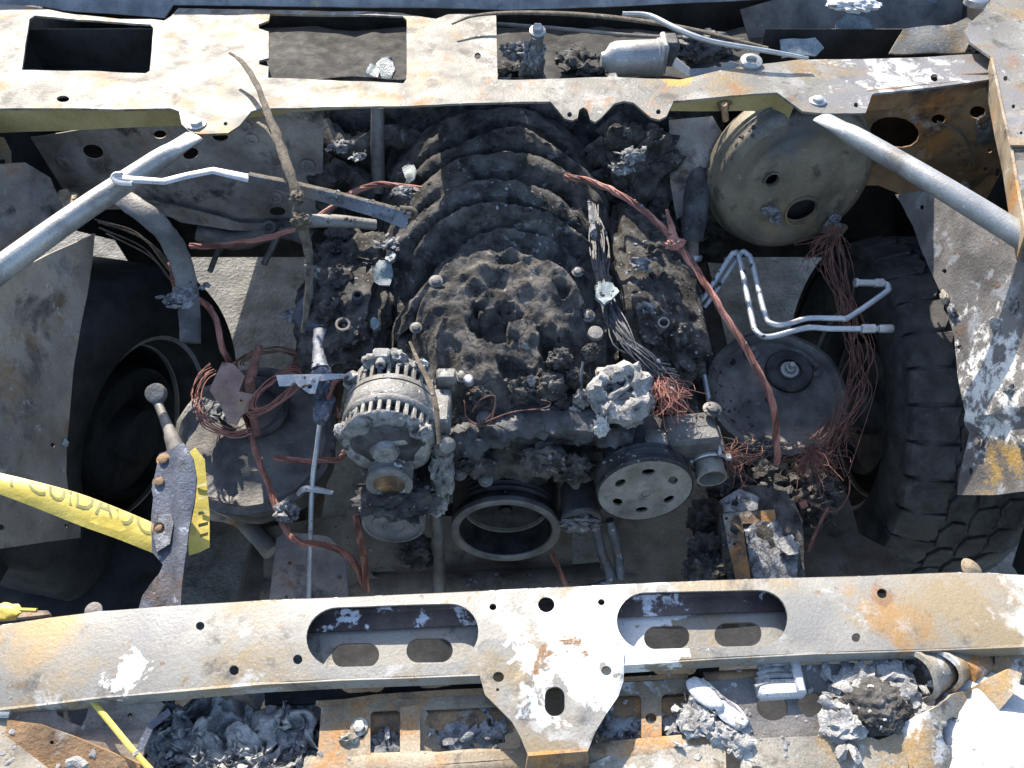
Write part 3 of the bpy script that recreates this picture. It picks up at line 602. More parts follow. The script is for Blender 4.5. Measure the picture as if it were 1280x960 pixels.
mk('bolt_head', lathe([(.013, 0), (.012, .007), (.0001, .008)], Z(744, 418, .965), V((0, -.2, 1)), 18), 'dark_steel', im)
mk('ash_drip', lump(Z(664, 477, .95), (.006, .006, .016), 4, .5, 2, 3), 'ash', im)

for k, (x, y, z, r) in enumerate(((545, 352, .985, .008), (578, 470, .935, .008), (520, 410, .945, .007), (735, 395, .955, .008), (722, 340, .97, .007), (700, 470, .93, .007))):
    mk('bolt_head', join(hexbolt(Z(x, y, z), V((0, -.3, 1)), r), lathe([(r * .5, -.02), (r * .5, .002)], Z(x, y, z), V((0, -.3, 1)), 8)), 'dark_steel', im)
# dark melted harness on the firewall side of the engine
mh = thing('melted_harness', 'black melted wiring mass between the firewall and intake', 'wiring', V((0, 1.08, .9)))
for i, (q, r) in enumerate((
    (((400, 160, 1.12), (440, 185, 1.08), (500, 170, 1.12), (540, 200, 1.10)), .022), (((395, 230, 1.06), (430, 215, 1.06), (470, 240, 1.05), (510, 225, 1.06)), .025),
    (((410, 190, 1.10), (400, 240, 1.06), (440, 290, 1.02)), .020), (((760, 150, 1.14), (790, 190, 1.10), (830, 220, 1.08), (850, 170, 1.12)), .026), (((740, 180, 1.10), (780, 230, 1.04), (830, 260, 1.02)), .024),
    (((860, 150, 1.12), (850, 200, 1.08), (870, 240, 1.06)), .03))):
    mk('harness_branch', tube([Yp(x, y, yy) for x, y, yy in q], r, 12, 8, 1, .7, i), 'soot', mh)
single('conduit', tube([Yp(472, 135, 1.10), Yp(472, 190, 1.06), Yp(474, 240, 1.03)], [.013, .014, .013], 14, 5, 1, .12), 'dark_steel', 'upright dark conduit pipe left of the intake runners', 'pipe')
single('column_boot', tube([Yp(880, 195, 1.06), Yp(872, 245, .98), Yp(864, 300, .93)], [.026, .027, .023], 18, 5, 1, .12), 'soot_smooth', 'black boot on the steering shaft left of the brake booster', 'boot')
ss = thing('steering_shaft', 'sooty steering shaft with a clamp below the black boot', 'shaft', Z(858, 420, .82))
mk('shaft', tube([Yp(866, 290, .95), Yp(862, 350, .88), Yp(852, 425, .80)], .0135, 14, 4, 1, .1), 'brown_steel', ss)
mk('clamp', box(Yp(862, 368, .86), (.044, .016, .03), Matrix.Rotation(.2, 3, 'X'), .003), 'dark_steel', ss)
mk('band', lathe([(.0155, 0), (.017, .002), (.017, .010), (.0155, .012)], Yp(868, 318, .918), V((-.1, -.5, -.8)), 18), 'bright_steel', ss)
for dx in (-12, 12): bolt(ss, Yp(862 + dx, 370, .853), V((0, -.7, .7)), .005, 'tube_steel')
single('firewall_crust', lump(Yp(800, 215, 1.06), (.09, .05, .10), 9, .4, 2.3, 5), 'soot', 'sooty brown lump of melted trim right of the intake', 'debris')
single('melted_flap', sheet([(836, 150), (890, 145), (905, 170), (880, 215), (868, 260), (845, 275), (838, 230)], [], onpl(Yp(860, 200, 1.03), (-.3, -.8, .5)), .006, 10, .014, 12, 7), 'brown_steel', 'grey brown melted flap between the intake and the booster', 'flap')

# ------------------------------------------------------------------ alternator
AO = Z(489, 524, .925); AF = V((.02, -1, .10)).normalized(); af = fr(AO, AF)
al = thing('alternator', 'pale grey scorched alternator with finned housing, sunlit beside the intake', 'alternator', AO + V((0, 0, -.08)))
mk('core', lathe([(.0001, -.075), (.045, -.075), (.058, -.065), (.058, .05), (.035, .062), (.0001, .062)], AO, AF, 32), 'soot_smooth', al)
mk('stator', lathe([(.060, -.018), (.0715, -.016), (.073, -.012), (.073, .010), (.0715, .014), (.060, .016)], AO, AF, 40), 'alu', al)
mk('rear_ring', lathe([(.055, -.075), (.062, -.078), (.066, -.072), (.068, -.056), (.060, -.052)], AO, AF, 40, jit=.002), 'alu', al)
mk('rear_collar', lathe([(.060, -.028), (.070, -.030), (.0725, -.026), (.0725, -.018), (.060, -.018)], AO, AF, 40), 'alu', al)
mk('front_collar', lathe([(.060, .016), (.0735, .016), (.0735, .022), (.070, .026), (.060, .026)], AO, AF, 40), 'alu', al)
mk('front_housing', lathe([(.059, .046), (.069, .046), (.067, .050), (.062, .053), (.056, .0535), (.050, .056), (.038, .056), (.034, .060), (.020, .062), (.018, .075), (.0001, .075)], AO, AF, 48, jit=.006, seed=3), 'alu_crust', al)
x_, y_, a_ = basis(AF); nf_ = 32
for row, (h0, h1) in enumerate(((-.056, -.027), (.024, .048))):
    for k in range(nf_):
        t = 2 * math.pi * (k + .5 * row) / nf_
        if math.sin(t) < -.35: continue
        rot = Matrix((x_, y_, a_)).transposed() @ Matrix.Rotation(t, 3, 'Z')
        mk('fin', box(AO + a_ * ((h0 + h1) / 2) + (x_ * math.cos(t) + y_ * math.sin(t)) * .063, (.014, .0062, h1 - h0 + .004), rot, .001), 'alu', al)
mk('side_bracket', join(box(af(.078, .010, -.004), (.030, .065, .040), None, .004), box(af(.086, .035, -.05), (.030, .022, .034), None, .003), box(af(.080, -.015, .045), (.024, .03, .026), None, .004)), 'alu', al)
mk('side_bolt', join(lathe([(.012, 0), (.012, .004), (.0085, .005), (.0085, .013), (.011, .014), (.011, .020), (.007, .022)], af(.090, .0, .055), V((.0, -.6, .7)), 14)), 'alu', al)
for k, (p, q, h, r) in enumerate(((-.062, .035, -.052, .014), (-.03, .06, -.066, .013), (.01, .064, -.07, .014), (.045, .052, -.06, .013), (-.066, .02, .04, .013), (.055, .03, .056, .013))):
    mk('lug', lump(af(p, q, h), (r * 1.1, r, r), k + 70, .35, 2.4, 3), 'alu_crust', al)
mk('terminal', join(box(af(-.012, .075, -.062), (.026, .022, .02), None, .003), lathe([(.008, 0), (.008, .014), (.004, .014), (.004, .004), (.0001, .004)], af(-.012, .075, -.055), AF, 14)), 'alu_crust', al)
for k, (p, q) in enumerate(((-.045, .020), (-.02, .046), (.02, .045), (.045, .018), (-.02, -.02))):
    mk('dark_vent_disc', lathe([(.0001, 0), (.008, 0), (.008, .001), (.0001, .0015)], af(p * .8, q * .8, .0575), AF, 12), 'soot_smooth', al)  # flat dark discs drawing the shade of vent holes
PO = Z(487, 602, .885); pu = mk('pulley', lathe([(.022, -.045)] + [(.031 + .0035 * (k % 2), -.040 + .0042 * k) for k in range(9)] + [(.034, -.002), (.0355, .0), (.0355, .006), (.032, .008), (.024, .008), (.022, .002), (.0001, .002)], PO, AF, 40), 'alu', al)
mk('rusty_hub', lathe([(.0235, .0), (.0235, .0055), (.018, .0065), (.010, .003), (.0001, .003)], PO, AF, 28), 'rust', al)

# compressor pulley under it
CO = Z(492, 655, .80); co = thing('compressor', 'melted compressor with a flat round clutch face under the alternator', 'compressor', CO + V((0, .05, -.07)))
mk('body', lump(CO + V((0, .10, .012)), (.058, .09, .055), 5, .18, 2.6, 4, None, False, .3), 'soot', co)
mk('pulley', lathe([(.045, -.035)] + [(.047 + .0025 * (k % 2), -.032 + .004 * k) for k in range(7)] + [(.050, 0), (.048, .004), (.044, .004), (.043, .001), (.034, .001), (.033, .004), (.018, .005), (.017, .002), (.0001, .003)], CO, FRONT, 40), 'pulley', co)
mk('melted_cap', lump(CO + V((.006, .018, .050)), (.056, .035, .02), 6, .5, 2.6, 4), 'soot', co)
mk('ash_speck', lump(Z(456, 636, .84), (.008, .008, .007), 6, .5, 2.6, 3), 'ash_pale', co)
single('melted_bracket', join(lump(Z(552, 590, .86), (.018, .03, .045), 12, .45, 2.2, 4), lump(Z(545, 628, .80), (.02, .02, .02), 13, .45, 2.2, 4)), 'alu_crust', 'crusted pale bracket stub between alternator pulley and crank pulley', 'bracket')
single('drain_pipe', tube(path((545, 640, .74), (548, 690, .68), (549, 745, .62)), [.011, .010, .012], 12, 5, 1, .35), 'dark_steel', 'charred upright pipe below the alternator, left of the crank pulley', 'pipe')
single('charred_connector', lump(Z(520, 690, .66), (.035, .03, .03), 18, .6, 2.6, 4, None, True), 'soot', 'charred lump of connectors below the compressor', 'debris')

# ------------------------------------------------------------------ crank pulley
KO = Z(632, 664, .665); kr = .0965
ck = thing('crank_pulley', 'large dark deep dished crank pulley at the engine front', 'pulley', KO + V((0, .03, -.097)))
mk('grooved_ring', lathe([(.080, -.092), (kr * .98, -.092), (kr * 1.0, -.084)] + [(kr * (.99 if k % 2 else .94), -.080 + .0056 * k) for k in range(12)] + [(kr, -.010), (kr, -.001)], KO, FRONT, 64), 'pulley_black', ck)
mk('front_rim', lathe([(kr, -.008), (kr * 1.01, -.003), (kr * 1.0, .002), (kr * .97, .003), (kr * .86, .002), (kr * .84, -.002)], KO, FRONT, 64), 'pulley', ck)
mk('bore', lathe([(kr * .842, -.001), (kr * .80, -.055)], KO, FRONT, 64), 'pulley_black', ck)
mk('inner_disc', lathe([(kr * .80, -.055), (kr * .3, -.059), (.0001, -.057)], KO, FRONT, 64), 'pulley_black', ck)
mk('inner_lip', lathe([(kr * .81, -.056), (kr * .81, -.048), (kr * .78, -.048), (kr * .77, -.056)], KO, FRONT, 56), 'pulley_pale', ck)
mk('hub_bolt', lathe([(.012, 0), (.012, .008), (.0001, .009)], KO - FRONT * .057 + V((0, 0, -.012)), FRONT, 6), 'pulley_black', ck)

# front cover, water pump arm, thermostat
fc = thing('water_pump', 'dark cast water pump arm stretching across the engine front', 'water pump', Z(650, 580, .7))
mk('arm', tube(path((560, 555, .86), (600, 545, .88), (650, 530, .89), (700, 528, .89), (760, 535, .88), (790, 545, .87)), [.026, .028, .026, .028, .034, .02], 20, 10, .85, .5, 2), 'soot_smooth', fc)
mk('cover', lump(Z(650, 575, .80) + V((0, .03, 0)), (.125, .05, .075), 21, .25, 3, 5), 'soot', fc)
mk('timing_cover', lump(Z(650, 590, .74) + V((0, .07, 0)), (.14, .05, .11), 22, .12, 3, 5, None, False, .5), 'soot', fc)
mk('boss', lump(Z(680, 575, .85), (.035, .025, .03), 23, .35, 2.6, 4), 'char', fc)
mk('boss', lump(Z(598, 580, .84), (.03, .02, .025), 24, .35, 2.6, 4), 'soot', fc)
mk('boss', lump(Z(716, 585, .82), (.03, .025, .035), 25, .35, 2.6, 4), 'soot', fc)
for x, y, z in ((605, 523, .905), (680, 507, .905), (607, 600, .82), (575, 592, .83)): bolt(fc, Z(x, y, z), V((0, -.4, 1)), .008, 'dark_steel')
tm = thing('thermostat_housing', 'pale crusted melted thermostat housing with a hollow top', 'thermostat', Z(775, 520, .86))
def tring(a): return Z(776, 492, .945) + V((.036 * math.cos(a), .030 * math.sin(a), .012 * math.sin(a)))
mk('crust_ring', tube([tring(2 * math.pi * k / 12) for k in range(13)], [.016, .018, .015, .018, .016, .017, .016], 14, 4, 1, .75, 9), 'alu_crust', tm)
mk('crust_body', lump(Z(776, 506, .915), (.046, .036, .034), 31, .32, 2.6, 5), 'alu_crust', tm)
mk('melt_strand', tube([tring(.6) + V((-.012, 0, .004)), Z(774, 490, .955), tring(3.6)], [.006, .005, .008], 8, 5, 1, .6), 'alu_crust', tm)
mk('drip', lump(Z(752, 532, .915), (.013, .012, .022), 33, .6, 2.4, 4), 'melted_white', tm)
mk('side_stub', join(lump(Z(727, 500, .92), (.014, .013, .02), 34, .3, 2.4, 4), lump(Z(717, 515, .91), (.012, .01, .009), 35, .4, 2.4, 3)), 'alu_crust', tm)
mk('stub_wire', tube(path((727, 488, .94), (726, 470, .96), (729, 452, .975)), .0022, 6), 'blue_steel', tm)

# power steering pump and pulley
SO = Z(806, 613, .815); SA = V((.06, -1, .10)).normalized(); sf = fr(SO, SA); R2 = .0785
ps = thing('steering_pump', 'power steering pump with a pale pulley pierced by six holes', 'pump', SO + V((0, .04, -.08)))
def pz(a, b):
    r = math.hypot(a, b) / R2; return .003 * (1 - sst(.24, .34, r))
mk('pulley_face', disc(SO, SA, R2 * .97, .002, [ell(R2 * .62 * math.cos(t), R2 * .62 * math.sin(t), .0105, .0075, math.degrees(t) + 90, 12) for t in [math.radians(30 + 60 * k) for k in range(6)]], .004, .006, pz), 'pulley_pale', ps)
mk('pulley_rim', lathe([(R2 * .80, -.034), (R2 * .99, -.034)] + [(R2 * (.985 if k % 2 == 0 else .94), -.031 + .0034 * k) for k in range(9)] + [(R2, -.004), (R2, .0), (R2 * .965, .003), (R2 * .95, -.001)], SO, SA, 56), 'pulley_black', ps)
mk('hub', lathe([(.016, 0), (.016, .005), (.012, .008), (.008, .008), (.007, .003), (.0001, .003)], SO, SA, 24), 'pulley_pale', ps)
mk('body', lathe([(.0001, -.13), (.04, -.13), (.055, -.115), (.058, -.06), (.05, -.045), (.03, -.04)], SO + V((0, 0, .01)), SA, 32, jit=.003), 'soot_smooth', ps)
mk('mount_block', box(Z(862, 545, .865), (.085, .060, .05), Matrix.Rotation(.12, 3, 'Z'), .006), 'dark_steel', ps)
mk('shoulder', lump(Z(826, 556, .86), (.036, .022, .024), 44, .15, 2, 4, None, False, .4), 'alu', ps)
mk('mount_bolt', join(hexbolt(Z(890, 512, .90), UPZ, .010)), 'dark_steel', ps)
HO = Z(887, 585, .83)
hn = thing('hose_neck', 'pale metal hose neck with a spring clamp right of the pump pulley', 'hose neck', HO + V((0, 0, -.03)))
HA = V((.05, -1, -.05)).normalized(); hf_ = fr(HO, HA)
mk('neck', lathe([(.028, -.055), (.0235, -.045), (.0235, .012), (.0245, .016), (.0245, .020), (.021, .020), (.0205, .006), (.020, -.03), (.0001, -.03)], HO, HA, 30), 'pulley_pale', hn)
mk('sleeve', lathe([(.0235, -.070), (.031, -.068), (.031, -.030), (.027, -.026), (.0235, -.026)], HO, HA, 30), 'pulley_pale', hn)
mk('clamp', join(lathe([(.0285, -.028), (.0305, -.026), (.0305, -.022), (.0285, -.020)], HO, HA, 30), lathe([(.0285, -.014), (.0305, -.012), (.0305, -.008), (.0285, -.006)], HO, HA, 30), box(hf_(.012, .030, -.016), (.007, .024, .010), None, .002), box(hf_(.030, .012, -.012), (.012, .012, .006), None, .002), box(hf_(-.029, .006, -.016), (.008, .02, .010), None, .002)), 'bright_steel', hn)
# idler stub beside the crank pulley
io = Z(727, 650, .72); it = thing('idler_stub', 'melted idler stub between crank pulley and pump pulley', 'stub', io + V((0, .02, -.04)))
mk('barrel', lathe([(.03, -.07), (.034, -.06), (.034, -.006), (.036, 0), (.034, .005), (.024, .004)], io, FRONT, 28, jit=.003), 'dark_steel', it)
mk('ash_face', lump(io + V((0, -.004, -.006)), (.032, .010, .022), 51, .5, 3, 4), 'ash', it)
single('lower_hoses', join(tube(path((744, 655, .70), (752, 690, .64), (762, 725, .60), (730, 738, .58)), .0085, 10), tube(path((762, 650, .70), (772, 690, .64), (776, 722, .60)), .0085, 10)), 'blue_steel', 'pair of bent grey pipes under the pump pulley', 'pipes')

# ------------------------------------------------------------------ brake booster
BO = Yp(995, 230, .955); BA = V((.10, -1, .10)).normalized(); bf = fr(BO, BA); BR = .154
bo = thing('brake_booster', 'big round khaki brake booster drum hanging below the cowl at right', 'brake booster', BO + V((0, .05, -.15)))
mk('rear_shell', lathe([(.08, -.115), (BR * .98, -.085), (BR * 1.03, -.068), (BR * 1.035, -.048), (BR * 1.05, -.046), (BR * 1.05, -.041), (BR * 1.03, -.038), (BR * 1.0, -.036)], BO, BA, 64), 'booster', bo)
mk('front_shell', lathe([(BR * 1.02, -.040), (BR * 1.02, -.034), (BR * .995, -.030), (BR * .99, -.018), (BR * .97, -.008), (BR * .92, -.002), (BR * .86, 0)], BO, BA, 64), 'booster', bo)
def bh(px, py): # px -> booster face coords
    p = PL(px, py, BO, BA); d = p - BO; x, y, a = basis(BA); return d.dot(x), d.dot(y)
h1 = bh(964, 223); h2 = bh(1001, 262); h3 = bh(1070, 220)
def bzf(a, b):
    r = math.hypot(a, b); e = .004 * (1 - sst(.055, .075, r)) * sst(.0, .001, r)
    e += -.004 * (1 - sst(.100, .108, r)) * sst(.086, .094, r); e += .003 * (1 - sst(.024, .030, math.hypot(a - h3[0], b - h3[1]))); return e
mk('face', disc(BO, BA, BR * .865, .0, [ell(h1[0], h1[1], .0125), ell(h2[0], h2[1], .030, .024, 10, 20)], .003, .009, bzf), 'booster', bo)
mk('dark_backing', lathe([(.0001, -.028), (BR * .9, -.030)], BO, BA, 40), 'inside_shade', bo)  # dark disc added so the face holes look shaded inside
mk('collar', lathe([(.0305, -.004), (.034, .004), (.034, .006), (.031, .006), (.029, -.006)], bf(h2[0], h2[1], .003), BA, 28), 'booster', bo)
mk('port_collar', lathe([(.0128, -.003), (.017, .003), (.017, .006), (.0135, .006), (.012, -.004)], bf(h1[0], h1[1], .003), BA, 24, cap=0), 'booster', bo)
for x, y in ((969, 271), (1042, 273)):
    p = bh(x, y); mk('stud', join(hexbolt(bf(p[0], p[1], .003), BA, .009), lathe([(.005, .004), (.005, .022), (.004, .023)], bf(p[0], p[1], .003), BA, 10)), 'ash', bo)
p = bh(1040, 283); mk('tab', box(bf(p[0], p[1], .008), (.05, .012, .03), Matrix.Rotation(.3, 3, 'Y'), .003), 'booster', bo)
p = bh(962, 262); mk('scab', lump(bf(p[0], p[1], .004), (.016, .005, .012), 3, .6, 2.5, 3), 'ash', bo)

# ------------------------------------------------------------------ shock towers
def tower(px, py, z, r, tilt, lab, m):
    O = Z(px, py, z); A = V(tilt).normalized(); t = thing('shock_tower', lab, 'shock tower', O + V((0, 0, -.1)))
    mk('dish', lathe([(r * .93, -.10), (r * 1.0, -.02), (r * 1.04, -.012), (r * 1.04, -.006), (r * .97, -.002), (r * .93, -.006), (r * .88, -.016), (r * .7, -.020), (r * .52, -.016), (r * .46, -.010), (.0001, -.008)], O, A, 56, jit=.003), m, t)
    return t, O, A
t1, O1, A1 = tower(972, 486, .72, .128, (-.05, -.22, 1), 'dark round shock tower plate with a centre bolt on the right', 'dark_steel')
g1 = onpl(O1 - A1 * .010, A1); c1 = g1[0](985, 466)
mk('washer', lathe([(.046, 0), (.046, .010), (.043, .013), (.024, .012), (.022, .008), (.0001, .008)], c1, A1, 36), 'pulley_black', t1)
mk('centre_nut', join(lathe([(.017, .008), (.017, .014), (.012, .015)], c1, A1, 20), hexbolt(c1 + A1 * .012, A1, .009, .010), lathe([(.0055, .02), (.0055, .036), (.004, .037)], c1, A1, 10)), 'tube_steel', t1)
for x, y in ((940, 440), (1018, 460), (960, 500)):
    c = g1[0](x, y) - A1 * .006; mk('stud', join(lathe([(.017, 0), (.015, .006), (.011, .007)], c, A1, 16), lathe([(.006, .006), (.006, .022), (.004, .023)], c, A1, 10)), 'dark_steel', t1)
for x, y in ((992, 507), (916, 450), (898, 482)):
    mk('hole', lathe([(.0001, .001), (.008, .001), (.008, .0005)], g1[0](x, y) - A1 * .0075, A1, 14), 'inside_shade', t1)  # flat near-black disc in place of a shaded hole
t2, O2, A2 = tower(318, 545, .71, .145, (.05, -.20, 1), 'scorched round shock tower wound with copper cable on the left', 'dark_steel')
mk('ring', lathe([(.060, -.01), (.066, .016), (.058, .022), (.045, .010), (.045, -.012)], O2 + V((-.01, .06, .0)), A2, 36), 'soot_smooth', t2)
single('control_arm', join(tube(path((250, 610, .62), (275, 628, .60), (320, 640, .59), (360, 632, .60)), [.02, .022, .024, .02], 12, 6, .7, .1), tube(path((262, 640, .58), (300, 650, .56), (340, 690, .55)), [.016, .016, .018], 12, 6, .8, .1)), 'brown_steel', 'grey curved suspension arm under the left shock tower', 'control arm')

# ================================================================== LOOSE THINGS IN THE BAY
# brake lines
def bline(pts, lab, r=.0052):
    t = thing('brake_line', lab, 'brake line', pts[0]); mk('pipe', tube(pts, r, 12, 8), 'pipe_blue', t); return t
b1 = bline(path((874, 378, .80), (884, 366, .82), (912, 322, .87), (918, 317, .875), (924, 323, .87), (940, 398, .86), (946, 415, .86), (962, 421, .86), (1008, 410, .865), (1040, 411, .87), (1098, 411, .88)), 'lower of two bent steel brake lines, ending straight over the right tyre')
mk('fitting', join(lathe([(.0085, -.012), (.0085, .012), (.006, .014)], Z(1085, 411, .88), V((1, 0, .02)), 6), lathe([(.007, .0), (.0078, .004), (.0078, .022), (.006, .026)], Z(1098, 411, .88), V((1, .0, .02)), 14)), 'bright_steel', b1)
b2 = bline(path((880, 384, .79), (892, 368, .81), (920, 326, .86), (928, 315, .88), (934, 318, .88), (940, 328, .875), (956, 392, .865), (966, 405, .865), (985, 405, .865), (1010, 398, .87), (1050, 398, .88), (1062, 396, .88), (1106, 366, .90), (1110, 360, .90), (1108, 355, .90), (1098, 353, .90)), 'upper of two bent steel brake lines, its end hooked back over the right tyre')
mk('fitting', join(lathe([(.0085, 0), (.0085, .016), (.006, .018)], Z(1104, 354, .90), V((-1, 0, 0)), 6), lathe([(.0065, .012), (.0065, .046), (.0085, .047), (.0085, .052), (.005, .052)], Z(1104, 354, .90), V((-1, .03, 0)), 14)), 'bright_steel', b2)

# copper cables
def cable(pts, r, lab, m='copper', strands=5, cat='cable'):
    c = cr(pts, 8); gs = []
    n = len(c)
    for s in range(strands + 2):
        q = []
        for i, p in enumerate(c):
            t = (c[min(i + 1, n - 1)] - c[max(i - 1, 0)]); x, y, _ = basis(t); a = 2 * math.pi * s / strands + i * .35
            p = p + noise.noise_vector(p * 45) * .0025; q.append(p + (x * math.cos(a) + y * math.sin(a)) * r * .58)
        gs.append(tube(q, r * .44, 6, 0))
    return single('copper_cable', join(*gs), m, lab, cat)
cable(path((706, 220, 1.0), (740, 228, 1.01), (778, 245, 1.01), (812, 270, 1.0), (846, 305, .99), (880, 352, .98), (905, 392, .96), (935, 440, .93), (962, 492, .89), (968, 520, .86), (971, 550, .82), (972, 580, .78)), .0062, 'long bare red copper cable crossing from the intake to the right shock tower')
single('cable_knot', join(lump(Z(843, 305, .995), (.018, .012, .010), 5, .35, 2.5, 4), tube(path((843, 300, 1.0), (838, 280, 1.02), (833, 262, 1.04)), [.009, .006, .003], 8, 4, .6, .3)), 'copper', 'twisted copper strip knotted round the long right cable', 'cable knot')
cable(path((238, 308, .93), (290, 306, .94), (350, 292, .96), (400, 270, .97), (440, 242, .98), (470, 231, .985), (510, 234, .98), (545, 238, .97)), .0058, 'red copper cable passing under the wiper arm at upper left')
cable(path((214, 330, .93), (222, 362, .92), (250, 376, .90), (266, 392, .88), (277, 430, .85), (290, 462, .80), (300, 490, .78), (308, 520, .77), (318, 560, .76), (335, 605, .75), (350, 648, .74), (372, 676, .74), (410, 682, .72), (440, 700, .68), (458, 735, .64)), .0058, 'long red copper cable hanging from the strap down the left shock tower')
cable(path((342, 572, .755), (370, 575, .76), (400, 576, .78), (425, 572, .80), (434, 560, .82)), .0052, 'short red copper cable running into the alternator side')
cable(path((426, 470, .93), (415, 480, .93), (412, 497, .92), (420, 512, .90), (430, 528, .88), (432, 560, .84)), .0058, 'red cable end looping onto the alternator rear')
cable(path((446, 645, .80), (450, 670, .76), (455, 700, .70), (459, 738, .64)), .0058, 'red cable hanging beside the compressor face', 'copper')
cable(path((690, 690, .6), (700, 715, .58), (712, 738, .56)), .0045, 'red cable ends below the crank pulley', 'copper')
# cable loops on the left tower
def loop(cx, cy, rx, ry, z, a0, a1, r, lab, n=7, rot=0, m='copper', seed=1):
    rn = random.Random(seed); gs = []
    for s in range(n):
        k = 1 - s * .04 + rn.uniform(-.03, .03); dz = rn.uniform(-.012, .012); q = []
        for i in range(13):
            a = math.radians(a0 + (a1 - a0) * i / 12); x, y = rx * k * math.cos(a), ry * k * math.sin(a); c_, s_ = math.cos(math.radians(rot)), math.sin(math.radians(rot))
            q.append(Z(cx + x * c_ - y * s_, cy + x * s_ + y * c_, z + dz + .004 * math.sin(a * 3 + s)))
        q = [p + noise.noise_vector(p * 28 + V((s * .4, 0, 0))) * .007 for p in q]
        gs.append(tube(q, r * rn.uniform(.7, 1.3), 6, 3))
    return single('cable_loop', join(*gs), m, lab, 'cable')
loop(290, 498, 52, 50, .775, 60, 240, .0011, 'loop of bare copper strands round the left tower', 8)
loop(345, 488, 46, 16, .80, 0, 360, .0011, 'flattened loop of copper strands beside the steel tab', 9, -38, seed=2)
loop(335, 452, 46, 16, .80, 170, 400, .0012, 'copper strands arching over the back of the left tower', 7, -8, 'copper_dark', 3)
single('copper_strap', join(tube(path((322, 545, .78), (316, 515, .79), (312, 480, .81), (318, 455, .83), (324, 432, .84)), [.007, .008, .010, .008, .007], 8, 5, .5, .1), box(Z(313, 477, .815), (.016, .014, .012), Matrix.Rotation(.3, 3, 'Z'), .002)), 'copper_dark', 'dark copper strap with a crimp over the left tower', 'strap')
single('pink_bracket', sheet([(262, 488), (278, 453), (292, 455), (306, 470), (298, 488), (318, 492), (316, 505), (300, 520), (296, 530), (285, 527), (276, 508)], [ell(278, 470, .1), ell(301, 500, 2)], onpl(Z(290, 490, .815), (.1, -.3, 1)), .005, 8, .006, 14, 8), 'pink_rust', 'small pinkish rusty bracket lying on the left shock tower', 'bracket')
single('ash_pad', flakes(Z(262, 515, .745), .03, 30, 61, .3), 'ash', 'blue grey ash patch inside the copper loop on the left tower', 'ash')
single('ash_clump', flakes(Z(228, 372, .925), .030, 30, 62), 'ash', 'pale ash clump on the cable at the curved strap', 'ash')
single('ash_knot', lump(Z(358, 640, .75), (.017, .018, .016), 63, .6, 2.8, 4), 'ash', 'round ash covered knot on the copper cable below the left tower', 'ash')
# hanging strap, curved bar
single('curved_strap', tube(path((150, 246, 1.06), (185, 270, 1.04), (213, 300, 1.0), (230, 340, .95), (236, 380, .91), (238, 428, .88)), [.018, .019, .019, .019, .019, .018], 12, 7, .28, .12, 0, V((0, -.3, 1))), 'dark_steel', 'dark curved steel strap hanging below the left brace tube', 'strap')
single('fine_wires', join(*[tube([Z(x0 + k * 2.5, y0 + k * 1.5, .99), Z(x0 + 55 + k * 3, y0 + 18 + 4 * k, .95), Z(x0 + 90 + k * 2, y0 + 60 + 3 * k, .9)], .0016, 5, 5) for k, (x0, y0) in enumerate([(118, 274), (120, 276), (122, 274), (116, 280), (124, 272), (120, 284)])]), 'strap', 'thin charred wires sagging under the left brace tube', 'wires')
# wiper arm lying on the tube
wa = thing('bent_wiper', 'long bent metal wiper arm lying from the left tube toward the intake', 'wiper arm', Z(310, 225, 1.10))
mk('rod', tube(path((143, 221, 1.176), (160, 224, 1.174), (204, 227, 1.155), (236, 219, 1.15), (266, 213, 1.145), (312, 223, 1.135)), [.0075, .0075, .007, .007, .0075, .009], 10, 0, .4), 'bright_steel', wa)
mk('hook', tube(path((166, 230, 1.170), (150, 229, 1.172), (142, 224, 1.175), (144, 219, 1.178), (153, 218, 1.178)), .0045, 8), 'bright_steel', wa)
A_ = path((312, 215, 1.14), (360, 224, 1.13), (420, 238, 1.11), (480, 254, 1.09), (512, 263, 1.08)); B_ = path((312, 227, 1.125), (356, 240, 1.115), (416, 256, 1.095), (470, 272, 1.075), (508, 287, 1.06))
mk('channel_top', strip(A_, [a + V((0, -.012, .002)) for a in A_], .002), 'strap', wa)
mk('channel_side', strip([a + V((0, -.012, .002)) for a in A_], B_, .002), 'blue_steel', wa)
mk('tip_curl', tube(path((500, 260, 1.085), (516, 262, 1.08), (520, 268, 1.075), (516, 274, 1.07)), [.006, .006, .005, .004], 8, 4, .5), 'strap', wa)
wb = thing('wiper_stub', 'short grey pipe stub under the wiper arm', 'pipe stub', Z(420, 280, 1.03))
mk('pipe', tube(path((372, 277, 1.085), (420, 276, 1.07), (470, 281, 1.05)), [.013, .012, .010], 14, 4, .8), 'dark_steel', wb)
mk('collar', tube(path((368, 279, 1.086), (384, 277, 1.084)), [.014, .015], 14, 0, .85), 'strap', wb)
# charred weatherstrip
rn = random.Random(5)
single('charred_strip', join(tube(path((287, 66, 1.19), (303, 78, 1.19), (322, 108, 1.19), (334, 140, 1.18), (348, 175, 1.17), (360, 210, 1.16), (371, 245, 1.14), (376, 275, 1.12), (384, 310, 1.08), (387, 345, 1.05), (384, 380, 1.02), (378, 416, .99)), [.003, .0045, .005, .006, .0075, .008, .008, .010, .0075, .0065, .005, .003], 10, 7, .45, .35, 3), lump(Z(376, 277, 1.125), (.014, .012, .012), 6, .4, 2.3, 4), lump(Z(371, 246, 1.145), (.010, .012, .008), 7, .4, 2.3, 4)), 'strap', 'long charred brown strip hanging from the cowl over the wiper arm', 'strip')
single('strip_splinter', tube(path((322, 153, 1.16), (335, 162, 1.165), (345, 178, 1.165)), [.003, .004, .003], 7, 5, .5), 'strap', 'small yellowish splinter beside the charred strip', 'splinter')

